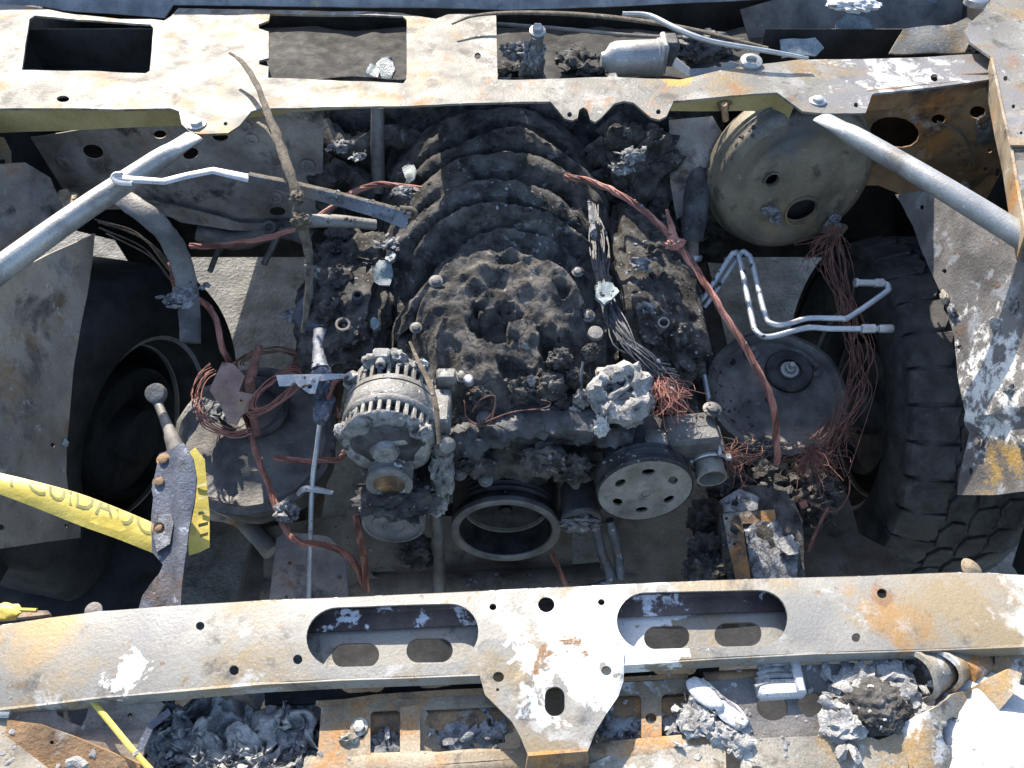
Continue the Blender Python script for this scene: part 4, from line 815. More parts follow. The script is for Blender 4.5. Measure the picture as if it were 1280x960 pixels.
# left upright bracket with ball joint
lbk = thing('battery_tray_bracket', 'blue grey burnt bracket standing behind the bar, wrapped by yellow tape', 'bracket', Z(210, 750, .95))
mk('plate', sheet([(199, 567), (232, 557), (243, 575), (247, 600), (244, 630), (238, 665), (236, 690), (230, 735), (228, 765), (172, 765), (178, 745), (190, 728), (200, 716), (204, 706), (190, 690), (189, 645), (192, 622), (190, 612), (196, 585)], [], onpl(Z(215, 650, .985), (.12, -.25, 1)), .005, 8, .003, 10, 9, lambda x, y: .010 * sst(212, 226, x) - .004 * sst(236, 246, x)), 'blue_steel', lbk)
for x, y in ((205, 575), (200, 603), (198, 660)): bolt(lbk, PL(x, y, Z(215, 650, .985), V((.12, -.25, 1)).normalized()), V((.1, -.25, 1)), .0065, 'rust')
mk('ash_patch', sheet([(192, 644), (214, 642), (217, 655), (212, 680), (196, 690), (192, 672)], [ell(199, 660, 7)], onpl(Z(215, 650, .990), (.12, -.25, 1)), .002, 5, .002, 40, 3), 'ash', lbk)
mk('arm', tube(path((193, 492, .93), (202, 515, .93), (212, 540, .95), (222, 568, .98)), [.008, .0065, .009, .014], 12, 5, .7, .12), 'dark_steel', lbk)
mk('ball_end', join(lathe([(.012, -.010), (.016, -.006), (.0165, .002), (.0145, .008), (.009, .009), (.0001, .008)], Z(195, 492, .935), V((.1, -.5, 1)), 24)), 'dark_steel', lbk)

# caution tape
ct = thing('caution_tape', 'yellow printed caution tape pulled from the left edge to the bracket', 'tape', Z(100, 640, .93))
tpz = [(-30, 584, 1.02), (0, 591, 1.01), (50, 603, 1.0), (100, 617, .985), (150, 636, .97), (200, 657, .955)]; tpb = [(-30, 609, 1.015), (0, 618, 1.005), (50, 637, .99), (100, 657, .975), (150, 675, .96), (200, 695, .945)]
TA, TB = cr(path(*tpz), 6), cr(path(*tpb), 6)
def tsurf(u, v, off=.0004):
    n = len(TA) - 1; t = min(max(u, 0), .9999) * n; i = int(t); k = t - i
    a, b = TA[i].lerp(TA[i + 1], k), TB[i].lerp(TB[i + 1], k); nr = (TB[i] - TA[i]).cross(TA[i + 1] - TA[i]).normalized()
    if nr.z < 0: nr = -nr
    return a.lerp(b, v) + nr * (off + .004 * math.sin(math.pi * v))
rows = 5; gv, gf = [], []
for j in range(rows + 1):
    for i in range(len(TA)): gv.append(tsurf(i / (len(TA) - 1), j / rows, 0))
for j in range(rows):
    for i in range(len(TA) - 1): a = j * len(TA) + i; gf.append((a, a + len(TA), a + len(TA) + 1, a + 1))
mk('ribbon', (gv, gf), 'tape', ct)
mk('fold', sheet([(228, 572), (244, 560), (256, 575), (258, 600), (262, 640), (262, 684), (250, 690), (236, 694), (234, 660), (238, 620)], [], onpl(Z(248, 630, .955), (.35, -.15, .92)), .0006, 7, .004, 16, 5), 'tape', ct)
mk('fold_edge', sheet([(110, 652), (128, 645), (150, 650), (158, 662), (150, 665)], [], onpl(Z(130, 655, .992), (0, -.3, 1)), .0006, 6, .002, 20, 5), 'tape', ct)
def print_text(txt, u0, u1, v0, v1, cut):
    cu = bpy.data.curves.new('t', 'FONT'); cu.body = txt; cu.resolution_u = 3; to = bpy.data.objects.new('t', cu); COL.objects.link(to)
    dg = bpy.context.evaluated_depsgraph_get(); me = bpy.data.meshes.new_from_object(to.evaluated_get(dg))
    bm = bmesh.new(); bm.from_mesh(me); ys = [v.co.y for v in bm.verts]; xs = [v.co.x for v in bm.verts]; y0, y1, x0, x1 = min(ys), max(ys), min(xs), max(xs)
    for k in range(1, 40):
        bmesh.ops.bisect_plane(bm, geom=bm.verts[:] + bm.edges[:] + bm.faces[:], plane_co=(x0 + (x1 - x0) * k / 40, 0, 0), plane_no=(1, 0, 0))
    bmesh.ops.bisect_plane(bm, geom=bm.verts[:] + bm.edges[:] + bm.faces[:], plane_co=(0, y0 + (y1 - y0) * cut, 0), plane_no=(0, 1, 0), clear_outer=True)
    bm.verts.index_update(); vs_ = []
    for v in bm.verts:
        a, b = (v.co.x - x0) / (x1 - x0), (v.co.y - y0) / (y1 - y0); vs_.append(tsurf(u0 + (u1 - u0) * a, v1 + (v0 - v1) * b / cut))
    fs = [tuple(v.index for v in f.verts) for f in bm.faces]; bm.free()
    bpy.data.objects.remove(to); bpy.data.curves.remove(cu)
    return mk('printed_letters', (vs_, fs), 'tape_print', ct)
print_text('CUIDADO', .345, .985, .03, .50, .55); print_text('I', .262, .278, .08, .50, .9)
mk('fold_letters', join(*[strip([Z(x0, y, .962), Z(x1, y - 3, .962)], [Z(x0, y + 4, .962), Z(x1, y + 1, .962)], .0004) for x0, x1, y in ((243, 255, 590), (246, 258, 606), (247, 259, 622), (248, 260, 640), (248, 260, 655), (250, 260, 668))]), 'tape_print', ct)
single('tape_scrap', join(lump(Z(5, 765, 1.06), (.018, .010, .006), 4, .3, 2, 3), tube(path((20, 762, 1.06), (46, 763, 1.06)), .0025, 6, 0)), 'tape', 'small yellow tape scrap at the left end of the bar', 'tape')
single('sill_edge', sheet([(-40, 775), (-40, 764), (60, 763), (62, 768), (0, 774)], [], onz(1.05), .006, 12, .001), 'brown_steel', 'thin brown steel edge showing behind the left end of the bar', 'edge strip')

# dip stick rod, steel tab, grey plug at the alternator
rd = thing('dipstick_rod', 'thin upright steel rod with a T shaped bracket left of the alternator', 'rod', Z(390, 745, .62))
mk('rod', tube(path((402, 515, .88), (396, 560, .84), (390, 610, .79), (388, 680, .71), (386, 750, .64)), .0042, 10), 'pipe_blue', rd)
mk('tee', tube(path((372, 618, .78), (380, 611, .79), (396, 612, .79), (416, 616, .785)), [.004, .006, .006, .004], 9, 5, .6), 'bright_steel', rd)
mk('plug', join(lump(Z(401, 478, .93), (.020, .03, .018), 7, .25, 2, 4), lump(Z(405, 510, .91), (.018, .03, .016), 8, .25, 2, 4), tube(path((400, 412, .94), (397, 432, .94), (400, 460, .94)), [.012, .007, .014], 10, 5, .5, .2)), 'blue_steel', rd)
tb = thing('steel_tab', 'bright steel tab sticking out left of the alternator', 'tab', Z(390, 475, .93))
mk('tab', join(strip(path((345, 469, .955), (366, 468, .955)), path((349, 483, .945), (370, 482, .945)), .003), strip(path((366, 468, .955), (435, 467, .955)), path((370, 480, .947), (435, 472, .952)), .003), sheet([(368, 470), (400, 470), (394, 492), (386, 492), (372, 482)], [ell(387, 483, 3)], onpl(Z(385, 480, .95), (0, -.5, .85)), .003, 8)), 'bright_steel', tb)

# wire looms
def loom(starts, ends, mids, n, r, spread, seed):
    rn = random.Random(seed); gs = []
    for k in range(n):
        j = lambda s: V((rn.gauss(0, s), rn.gauss(0, s), rn.gauss(0, s * .5)))
        gs.append(tube([starts + j(spread * .5)] + [m_ + j(spread) for m_ in mids] + [ends + j(spread * 1.5)], r, 5, 5))
    return join(*gs)
single('wire_loom', loom(Z(740, 255, .95), Z(832, 470, .93), path((748, 310, .95), (757, 370, .955), (775, 415, .955), (808, 450, .945)), 70, .0014, .0072, 3), 'wire_black', 'bundle of stripped black wires fanning down the right cylinder head', 'wire loom')
def fray(c, dirn, n, L_, r, seed, spread=.5):
    rn = random.Random(seed); gs = []
    for k in range(n):
        d = (V(dirn) + V((rn.gauss(0, spread), rn.gauss(0, spread), rn.gauss(0, spread * .5)))).normalized(); l = L_ * rn.uniform(.5, 1.1); s = c + V((rn.gauss(0, .007), rn.gauss(0, .007), rn.gauss(0, .004)))
        s2 = s + d * l * .45 + V((rn.gauss(0, .008), rn.gauss(0, .008), rn.gauss(0, .004))); s3 = s2 + V((rn.gauss(0, .012), rn.gauss(0, .012), -abs(rn.gauss(0, .01)))) + d * l * .3; s4 = s3 + V((rn.gauss(0, .010), rn.gauss(0, .010), -abs(rn.gauss(0, .012))))
        gs.append(tube([s, s2, s3, s4], r * .55, 4, 4))
    return join(*gs)
single('frayed_copper', fray(Z(826, 478, .935), (.35, -.8, -.2), 120, .05, .0010, 4, .4), 'copper', 'brush of frayed red copper wire ends below the black loom', 'wires')
single('frayed_copper', fray(Z(905, 570, .84), (.9, .2, -.2), 50, .055, .0010, 5, .35), 'copper_dark', 'frayed copper wires right of the hose neck', 'wires')
single('frayed_copper', fray(Z(1012, 562, .76), (.1, -.7, .0), 130, .05, .0010, 6, .5), 'copper_dark', 'tangle of frayed copper wires under the right shock tower', 'wires')
single('frayed_copper', fray(Z(975, 558, .77), (-.8, -.15, .0), 50, .09, .0012, 7, .25), 'wire_black', 'dark wires lying along the lower edge of the right shock tower', 'wires')
single('hanging_wires', join(loom(Z(1044, 285, .92), Z(1040, 560, .74), path((1046, 330, .88), (1060, 390, .83), (1072, 440, .79), (1068, 490, .76)), 24, .0007, .013, 8), fray(Z(1042, 292, .92), (-.5, -.2, -.6), 25, .08, .0011, 9, .35)), 'copper_dark', 'thin reddish wires hanging from the booster beside the right tyre', 'wires')
single('frayed_copper', fray(Z(1042, 530, .74), (.0, -.5, -.2), 40, .05, .0009, 19, .5), 'copper_dark', 'loose reddish wire ends beside the lower right tyre', 'wires')
single('loose_wire', join(tube(path((590, 515, .92), (600, 500, .94), (618, 495, .945), (616, 515, .93), (598, 530, .91), (580, 520, .92)), .0012, 5), tube(path((600, 530, .91), (640, 515, .925), (680, 510, .93), (688, 503, .93), (676, 500, .93)), .0012, 5), tube(path((580, 500, .93), (585, 525, .92), (610, 532, .91), (620, 505, .93)), .001, 5)), 'copper_dark', 'thin wire curls lying on the water pump arm', 'wire')
single('sloping_stick', tube(path((512, 427, 1.0), (522, 450, 1.01), (537, 480, 1.02), (545, 510, 1.02), (549, 555, 1.0)), [.002, .0035, .0045, .004, .0035], 7, 6, .5), 'strap', 'thin brown stick leaning across the alternator', 'stick')
single('thin_strap', tube(path((737, 250, .985), (741, 285, .98), (744, 300, .98)), [.004, .005, .008], 8, 5, .5, .5), 'ash', 'thin grey ash strip on the right of the intake', 'strip')

# glass chunks and ash clumps
def chunk(px, py, z, r, seed, lab, m='glass', fl=.35):
    rn = random.Random(seed); n = 7; c = Z(px, py, z); k = mpp(c)
    pl = [(px + r * rn.uniform(.7, 1.1) * math.cos(2 * math.pi * i / n), py + r * 1.2 * rn.uniform(.7, 1.1) * math.sin(2 * math.pi * i / n)) for i in range(n)]
    return single('glass_chunk' if m == 'glass' else 'paint_flake', sheet(pl, [], onpl(c, (rn.uniform(-.3, .3), rn.uniform(-.5, 0), 1)), .006, r * .3, .006, 40, seed), m, lab, 'glass' if m == 'glass' else 'flake')
chunk(758, 364, .985, 15, 2, 'pale blue glass chunk on the black wire loom')
chunk(478, 342, .93, 17, 3, 'blue grey glass chunk left of the melted plenum')
chunk(489, 320, .945, 8, 4, 'small glass piece just above the chunk left of the plenum')
chunk(512, 215, .98, 10, 5, 'greenish glass piece left of the rear runners')
chunk(468, 404, .92, 6, 6, 'tiny glass piece beside the left valve cover stub')
chunk(480, 86, 1.05, 16, 7, 'grey green glass shards inside the middle cowl opening')
chunk(465, 90, 1.05, 10, 17, 'small glass shard beside others in the middle cowl opening')
for i, (x, y, z, r, lab) in enumerate(((425, 183, 1.03, .020, 'pale ash clump on the melted wiring at upper left'), (448, 196, 1.03, .014, 'small ash clump beside the dark conduit pipe'), (505, 240, .99, .020, 'bristly ash clump on the cable left of the runners'),
        (488, 305, .95, .018, 'ash clump below the wiper arm tip'), (790, 195, 1.05, .026, 'pale ash clump right of the intake behind the cable'), (777, 212, 1.03, .020, 'second ash clump right of the intake, lower of two'),
        (690, 520, .90, .006, 'tiny ash fleck on the water pump arm'), (800, 330, .93, .020, 'ash dusted knob on the right valve cover'), (806, 385, .93, .016, 'ash dusted lump low on the right valve cover'), (365, 395, .86, .020, 'ash clump on debris left of the left valve cover'), (395, 340, .90, .016, 'ash clump under the charred strip'))):
    single('ash_clump', flakes(Z(x, y, z), r, 22, 90 + i), 'ash', lab, 'ash')
single('debris_pile', join(*[lump(Z(x, y, z), (r, r, r * .8), 120 + i, .5, 2.4, 4) for i, (x, y, z, r) in enumerate(((408, 320, .84, .03), (404, 360, .80, .03), (408, 400, .82, .03), (400, 440, .80, .03)))]), 'soot', 'black debris between the left valve cover and the ground gap', 'debris')
single('bent_pipe', tube(path((385, 375, .88), (375, 392, .87), (380, 408, .87), (405, 410, .88)), .012, 12, 6, 1, .15), 'blue_steel', 'short bent grey pipe left of the left valve cover', 'pipe')
single('rear_pipes', join(tube(path((250, 290, .78), (300, 300, .77), (350, 285, .80), (395, 300, .8)), .022, 12, 6, 1, .2), tube(path((262, 340, .7), (275, 312, .74), (300, 296, .78)), .006, 8), tube(path((330, 330, .75), (345, 300, .80), (352, 284, .82)), .007, 8), lathe([(.014, 0), (.014, .014), (.008, .014), (.008, .004), (.0001, .004)], Z(337, 286, .83), V((.2, -.6, .8)), 16)), 'dark_steel', 'dark pipes and a fitting under the left firewall panel', 'pipes')
single('gearbox_mass', lump(V((-.30, 1.12, .62)), (.15, .12, .13), 14, .25, 2.2, 5), 'soot', 'black mass of linkage under the left firewall panel', 'linkage')
single('steering_gear', join(lump(Z(868, 470, .62), (.045, .09, .07), 15, .3, 2.4, 4), lump(Z(845, 520, .70), (.04, .05, .06), 16, .3, 2.4, 4)), 'soot', 'dark steering gear housing between the engine and right tower', 'steering gear')
single('steel_pipe', tube(path((876, 448, .80), (880, 470, .79), (886, 500, .78)), .0048, 10), 'pipe_blue', 'short upright steel pipe left of the right shock tower', 'pipe')
single('small_bracket', join(strip(path((846, 438, .84), (872, 436, .84)), path((846, 446, .835), (872, 446, .835)), .003), box(Z(868, 448, .84), (.016, .012, .016), None, .002)), 'brown_steel', 'small brown bracket at the foot of the steering shaft', 'bracket')

# charred control module behind the bar on the right
cm = thing('charred_module', 'charred control module with a rusty metal frame behind the bar', 'module', Z(950, 690, .66))
mo = Z(948, 672, .72); mn = V((-.05, -.25, 1)).normalized(); mp_ = onpl(mo, mn)
mk('body', sheet([(898, 630), (930, 606), (985, 612), (1002, 650), (1008, 730), (915, 735), (905, 690)], [], onpl(mo - mn * .006, mn), .05, 9, .016, 22, 3), 'soot', cm)
mk('frame', sheet([(903, 641), (968, 637), (970, 652), (928, 655), (940, 735), (922, 735), (912, 690)], [ell(908, 648, 2), ell(915, 660, 2.5), ell(918, 680, 2)], mp_, .004, 7, .003, 30, 4), 'rust', cm)
mk('ash_board', sheet([(930, 657), (968, 650), (985, 665), (998, 690), (996, 730), (944, 735), (936, 690)], [], onpl(mo - mn * .002, mn), .01, 6, .010, 40, 5), 'ash', cm)
mk('ash_crumble', sheet([(900, 625), (925, 610), (948, 622), (946, 638), (905, 640)], [], onpl(mo + mn * .001, mn), .01, 6, .012, 40, 6), 'ash', cm)
mk('pale_flake', sheet([(976, 672), (990, 668), (1000, 680), (997, 692), (985, 694), (972, 684)], [ell(995, 674, 3)], onpl(mo + mn * .012, mn), .004, 5, .003, 30, 7), 'ash_pale', cm)
for i, (x, y) in enumerate(((912, 610), (960, 600), (985, 630), (885, 650), (890, 690), (880, 715), (1020, 640), (1030, 615), (1008, 605))):
    single('charred_lump', lump(Z(x, y, .66), (.035, .03, .028), 140 + i, .5, 2.5, 4), 'soot', ('black charred lump left above the module', 'black charred lump above the module middle', 'black charred lump on the module right rim', 'black charred lump left of the module top', 'black charred lump left of the module middle', 'black charred lump left of the module foot', 'black charred lump far right of the module', 'black charred lump by the frayed wires, upper right of the module', 'black charred lump under the copper tangle')[i], 'debris')
single('copper_scrap', box(Z(1004, 631, .715), (.014, .012, .006), Matrix.Rotation(.4, 3, 'Z') @ Matrix.Rotation(.5, 3, 'X'), .001), 'copper', 'little orange copper scrap right of the module', 'scrap')
single('twig_wire', join(tube(path((1010, 690, .68), (1020, 665, .69), (1035, 635, .70)), .0035, 7, 5, 1, .4), tube(path((1000, 622, .71), (1040, 640, .70), (1060, 620, .71), (1062, 595, .72)), .0014, 5)), 'copper_dark', 'thin twig like wire remains right of the charred module', 'wire')

# ------------------------------------------------------------------ in the plenum
wm = thing('wiper_motor', 'grey cylindrical wiper motor lying in the right cowl opening', 'motor', Z(800, 90, 1.05))
MO = Z(770, 74, 1.10); MA = V((1, .02, .03)).normalized()
mk('can', lathe([(.0001, -.03), (.014, -.03), (.016, -.022), (.030, -.012), (.034, .0), (.035, .08), (.037, .082), (.037, .09)], MO, MA, 32), 'tube_steel', wm)
mk('gearcase', join(box(MO + MA * .105 + V((0, .01, .01)), (.035, .05, .05), None, .006), lump(MO + MA * .17 + V((0, .02, .01)), (.05, .035, .03), 5, .4, 2.5, 4)), 'soot_smooth', wm)
mk('flange', box(MO + MA * .092 + V((0, .0, .008)), (.012, .062, .062), None, .004), 'tube_steel', wm)
mk('tray', strip(path((845, 72, 1.135), (862, 86, 1.13), (900, 84, 1.13), (912, 76, 1.135)), path((840, 82, 1.12), (862, 96, 1.12), (905, 92, 1.12), (925, 80, 1.13)), .003), 'tube_steel', wm)
mk('eyelet', lathe([(.020, 0), (.020, .008), (.011, .010), (.009, .004), (.0001, .004)], Z(938, 80, 1.155), V((0, -.2, 1)), 20), 'tube_steel', wm)
pv = thing('wiper_pivot', 'ash covered wiper pivot with a bolt top in the right cowl opening', 'pivot', Z(675, 95, 1.04))
mk('post', tube(path((672, 46, 1.14), (668, 70, 1.10), (665, 95, 1.05)), [.014, .018, .026], 14, 5, 1, .35), 'dark_steel', pv)
mk('nut', hexbolt(Z(672, 40, 1.145), V((0, -.3, 1)), .011, .014), 'bright_steel', pv)
mk('ash_crust', join(lump(Z(645, 64, 1.10), (.030, .016, .016), 4, .6, 2.6, 4), lump(Z(664, 72, 1.10), (.024, .02, .03), 5, .6, 2.6, 4)), 'ash', pv)
single('wiper_linkage', join(tube(path((565, 30, 1.165), (592, 20, 1.17), (640, 16, 1.175), (720, 18, 1.175), (800, 26, 1.17), (870, 38, 1.17), (960, 60, 1.165)), [.003, .004, .006, .007, .007, .006, .004], 10, 7, .5)), 'strap', 'long brown flattened wiper linkage rod across the right cowl opening', 'linkage')
single('wiper_rod', tube(path((778, 17, 1.19), (812, 20, 1.19), (850, 38, 1.19), (890, 52, 1.185), (960, 64, 1.18), (1010, 73, 1.17)), [.004, .0055, .0055, .005, .0045, .003], 10, 7), 'bright_steel', 'shiny thin wiper rod lying over the brown linkage', 'rod')
single('linkage_bar', tube(path((622, 30, 1.12), (700, 36, 1.12), (800, 45, 1.12), (930, 50, 1.12)), .004, 8, 5), 'dark_steel', 'thin dark rod deeper in the right cowl opening', 'rod')
for i, (x, y, r, lab) in enumerate(((870, 65, .04, 'dark ash heap beside the wiper motor gear case'), (900, 60, .035, 'dark ash heap right of the wiper motor'), (720, 75, .05, 'dark ash heap left of the wiper motor'), (738, 88, .04, 'dark ash heap low against the wiper motor end'), (1030, 62, .03, 'dark ash heap behind the right cowl strip'), (1000, 66, .03, 'dark ash heap next to the greenish glass'), (640, 90, .03, 'dark ash heap at the foot of the wiper pivot'))):
    single('ash_heap', flakes(Z(x, y, 1.045), r, 18, 160 + i), 'soot', lab, 'ash')
single('felt_patch', sheet([(1045, 30), (1058, 18), (1085, 22), (1093, 40), (1080, 52), (1048, 48)], [], onpl(Z(1068, 36, 1.10), (0, -.7, .7)), .004, 8, .006, 18, 4), 'glass', 'grey green scorched patch on the dark dash panel', 'patch')
single('glass_strip', sheet([(975, 50), (1018, 48), (1030, 60), (1020, 70), (978, 72)], [], onpl(Z(1000, 60, 1.10), (0, -.4, .9)), .004, 8, .006, 18, 4), 'glass', 'greenish glass remnant lying behind the cowl strip', 'glass')
single('cloth_flap', sheet([(1112, 66), (1130, 36), (1190, 30), (1208, 22), (1222, 30), (1205, 66)], [], onpl(Z(1160, 55, 1.14), (.1, -.45, .9)), .004, 9, .008, 12, 4), 'beige', 'pale sunlit cloth like flap behind the right end of the cowl', 'flap')
single('white_remnant', lump(Z(1066, 4, 1.16), (.05, .03, .012), 6, .4, 2.4, 4), 'melted_white', 'white melted remnant at the top edge right of centre', 'remnant')
single('coil_ash', lump(Z(1208, 62, 1.12), (.018, .014, .012), 6, .6, 2.8, 4, None, True), 'ash', 'coiled ash knot at the right end of the cowl opening', 'ash')

# ================================================================== LOWER FRONT BELOW THE BAR
Z_bay = Z
def Z(px, py, z): return Z_bay(px, py, 1.10 - (1.10 - z) * .22)      # everything here hangs just under the bar
gp = thing('grille_support', 'rust orange slotted grille support panel below the bar', 'grille support', Z(560, 950, .90))
GZ = .955
go = [(402, 880), (430, 882), (470, 874), (560, 868), (660, 866), (780, 852), (850, 848), (880, 852), (890, 880), (880, 925), (860, 930), (700, 945), (560, 955), (470, 958), (420, 985), (385, 985), (398, 940)]
mk('panel', sheet(go, [slot(463, 888, 500, 948, -.05, 4, 5), slot(525, 884, 650, 941, -.04, 4, 6), slot(745, 868, 802, 931, -.04, 4, 8), slot(827, 866, 862, 925, -.03, 4, 7), ell(814, 897, 7), ell(448, 908, 4), ell(452, 920, 3)], onz(GZ), .004, 10, .004, 9, 3), 'pale_rust', gp)
mk('upper_lip', strip([Z(x, y, GZ + .012) for x, y in ((395, 876), (430, 874), (470, 868), (560, 862), (660, 858), (780, 846), (860, 842))], [Z(x, y, GZ + .002) for x, y in ((395, 883), (430, 882), (470, 876), (560, 870), (660, 866), (780, 852), (860, 848))], .003), 'rust', gp)
mk('lower_band', tube(path((380, 958, GZ - .005), (480, 955, GZ - .005), (600, 950, GZ - .005), (760, 940, GZ - .005), (900, 925, GZ - .005)), .010, 10, 5, .25, .3), 'pale_rust', gp)
mk('web', sheet([(500, 884), (530, 880), (560, 955), (505, 955)], [], onpl(Z(520, 910, GZ - .02), (.3, -.2, 1)), .004, 10, .004), 'pale_rust', gp)
mk('bolt_spike', join(lump(Z(436, 922, GZ + .004), (.010, .006, .006), 3, .5, 2, 3), hexbolt(Z(449, 909, GZ + .006), UPZ, .006)), 'beige', gp)
single('grille_bar', tube(path((440, 905, .89), (560, 898, .89), (700, 890, .89), (860, 884, .89)), .014, 12, 4, .7, .2), 'rust', 'rusty bar seen through the slots of the grille support', 'bar')
for i, (x, y, lab) in enumerate(((480, 930, 'ash crumbs in the narrow left slot of the grille support'), (570, 915, 'ash crumbs at the left of the wide grille slot'), (610, 908, 'ash crumbs at the right of the wide grille slot'), (770, 910, 'ash crumbs in the slot right of the latch bracket'), (845, 915, 'ash crumbs in the rightmost grille slot'))):
    single('ash_crumbs', flakes(Z(x, y, .88), .028, 20, 180 + i), 'ash', lab, 'ash')
single('lower_radiator_tray', sheet([(-.75, -.22), (.75, -.22), (.75, .14), (-.75, .14)], [], ((lambda a, b: V((a, b, .80))), UPZ), .004, .05, .02, 9, 4), 'inside_shade', 'sooty tray below the grille support, blackened for shade behind the holes', 'tray')  # tray colour darkened so the holes above look shaded
single('condenser', sheet([(330, 845), (900, 825), (900, 870), (330, 880)], [], onz(.90), .004, 14, .006, 12, 6), 'inside_shade', 'burnt condenser strip under the bar, blackened for shade in the slots', 'condenser')  # near-black colour gives the bar slots their shade
single('yellow_strap', tube(path((112, 872, 1.05), (140, 906, 1.04), (168, 940, 1.03), (200, 975, 1.02)), .0028, 8, 5, .4), 'tape', 'thin yellow strap running down to the lower left edge', 'strap')
lf = thing('headlamp_panel', 'grey scorched left headlamp panel with a dark cut-out below the bar', 'panel', Z(100, 930, .95))
mk('sheet', sheet([(-60, 885), (60, 876), (180, 862), (205, 880), (185, 915), (175, 960), (170, 990), (-60, 990)], [[(69, 880), (111, 872), (112, 882), (108, 898), (102, 908), (88, 903), (72, 893)], ell(162, 894, 3)], onpl(Z(100, 920, .98), (.05, -.2, 1)), .004, 11, .004, 8, 5), 'apron', lf)
mk('rust_step', sheet([(8, 900), (50, 905), (95, 922), (125, 935), (175, 955), (178, 990), (0, 990)], [ell(64, 928, 2.5)], onpl(Z(100, 945, .995), (.05, -.3, 1)), .012, 10, .004, 8, 6), 'rust', lf)
mk('pale_brace', sheet([(-40, 930), (-2, 924), (8, 920), (62, 962), (80, 990), (-40, 990)], [], onz(1.03), .02, 12, .002), 'beige', lf)
mk('pale_post', sheet([(-40, 898), (10, 896), (8, 920), (0, 926), (-40, 935)], [], onz(1.02), .01, 12, .002), 'pale_rust', lf)
mk('light_clip', tube(path((85, 955, 1.03), (95, 952, 1.035), (106, 960, 1.03)), .005, 8), 'ash_pale', lf)
single('grey_clip', tube(path((-10, 889, 1.04), (14, 890, 1.04)), .006, 8, 0, .5), 'tube_steel', 'thin grey clip at the left edge below the bar', 'clip')
# charred crumpled plastic, lower left
rn = random.Random(11)
for i, (x, y, rx, m, lab) in enumerate(((205, 905, .045, 'soot', 'black charred plastic at the left of the crumpled heap'), (232, 930, .034, 'ash', 'grey crumpled plastic beside the left headlamp panel'), (300, 905, .042, 'ash', 'grey crumpled plastic fold at the top of the heap'), (278, 940, .036, 'ash', 'curled grey plastic in the heap centre'),
        (340, 930, .045, 'ash', 'large curled grey plastic on the heap right side'), (375, 905, .034, 'soot', 'dark charred plastic under the bar at the heap right'), (320, 955, .040, 'ash', 'grey burnt plastic at the heap bottom edge'), (255, 955, .036, 'soot', 'black burnt plastic at the bottom of the heap'), (380, 945, .03, 'soot', 'dark burnt plastic by the grille support'))):
    c = Z_bay(x, y + 6, 1.045); single('crumpled_plastic', crumple(c, rx * .9, i * 1.9 + 2, 44, .62), 'ash_pale' if m == 'ash' else 'ash', lab, 'plastic', None, 50)
single('burnt_sheet_edge', strip(path((170, 935, 1.0), (185, 905, 1.0), (210, 885, 1.0)), path((178, 940, .99), (192, 910, .99), (214, 892, .99)), .003), 'blue_steel', 'thin curled edge left of the crumpled plastic heap', 'edge strip')

# lower right: lamp housing remains
hp = thing('lamp_bracket', 'dark steel lamp bracket with two round holes below the bar', 'bracket', Z(990, 900, .94))
mk('plate', sheet([(880, 842), (1000, 832), (1060, 830), (1120, 850), (1100, 925), (1010, 925), (920, 922), (890, 900)], [ell(965, 884, 20, 17, 10), ell(1013, 880, 16, 15, 10), ell(1041, 893, 3)], onpl(Z(990, 880, .965), (0, -.12, 1)), .004, 9, .004, 9, 5), 'dark_steel', hp)
mk('rust_edge', tube(path((880, 846, .975), (940, 842, .975), (1020, 838, .975), (1075, 836, .975)), .005, 8, 4, .6), 'rust', hp)
mk('white_block', box(Z(975, 862, .985), (.050, .018, .016), Matrix.Rotation(.05, 3, 'Z'), .003), 'melted_white', hp)
for k, y in enumerate((830, 837, 844, 852)):
    mk('comb_tooth', tube(path((948 - k * 1.5, y + 7, 1.01), (962, y + 1, 1.012), (998, y, 1.012)), .0032, 7, 4), 'ash_pale', hp)
mk('comb_spine', box(Z(995, 838, 1.012), (.010, .048, .010), None, .002), 'melted_white', hp)
wl = thing('lamp_strip', 'white burnt lamp strip lying diagonally right of the latch bracket', 'lamp', Z(905, 885, .97))
wdir = (Z(938, 915, 1.01) - Z(862, 848, 1.01)).normalized(); wn = V((-.2, -.2, 1)).normalized()
mk('housing', sheet([(858, 850), (868, 846), (882, 853), (915, 878), (938, 902), (942, 912), (934, 920), (915, 908), (880, 882), (862, 866)], [], onpl(Z(900, 882, 1.012), wn), .016, 6, .002, 20, 6, lambda x, y: -.005 * (abs((y - 848) - (x - 860) * .86) < 9)), 'ash_pale', wl)
mk('lens', lump(Z(880, 866, 1.01), (.020, .012, .003), 4, .1, 2, 3, Matrix.Rotation(-.7, 3, 'Z')), 'melted_white', wl)
mk('lens', lump(Z(914, 892, 1.01), (.018, .011, .003), 5, .1, 2, 3, Matrix.Rotation(-.7, 3, 'Z')), 'melted_white', wl)
mk('nub', lump(Z(898, 882, 1.014), (.006, .006, .006), 6, .2, 2, 3), 'melted_white', wl)
single('ash_fringe', join(*[flakes(Z(x, y, .975), .018, 12, 220 + i) for i, (x, y) in enumerate(((870, 890), (885, 905), (905, 918), (865, 905), (925, 928)))]), 'ash_pale', 'crumbly ash fringe along the white lamp strip', 'ash')
single('bumper_skin', sheet([(690, 975), (760, 945), (880, 930), (960, 922), (1072, 918), (1100, 925), (1130, 912), (1140, 990), (690, 990)], [ell(1063, 937, 12, 10), slot(908, 936, 926, 975, 0, 4, 3)], onpl(Z(980, 945, .975), (0, -.15, 1)), .004, 10, .006, 10, 7), 'beige', 'pale sunlit crumbling bumper skin at the bottom right', 'bumper')
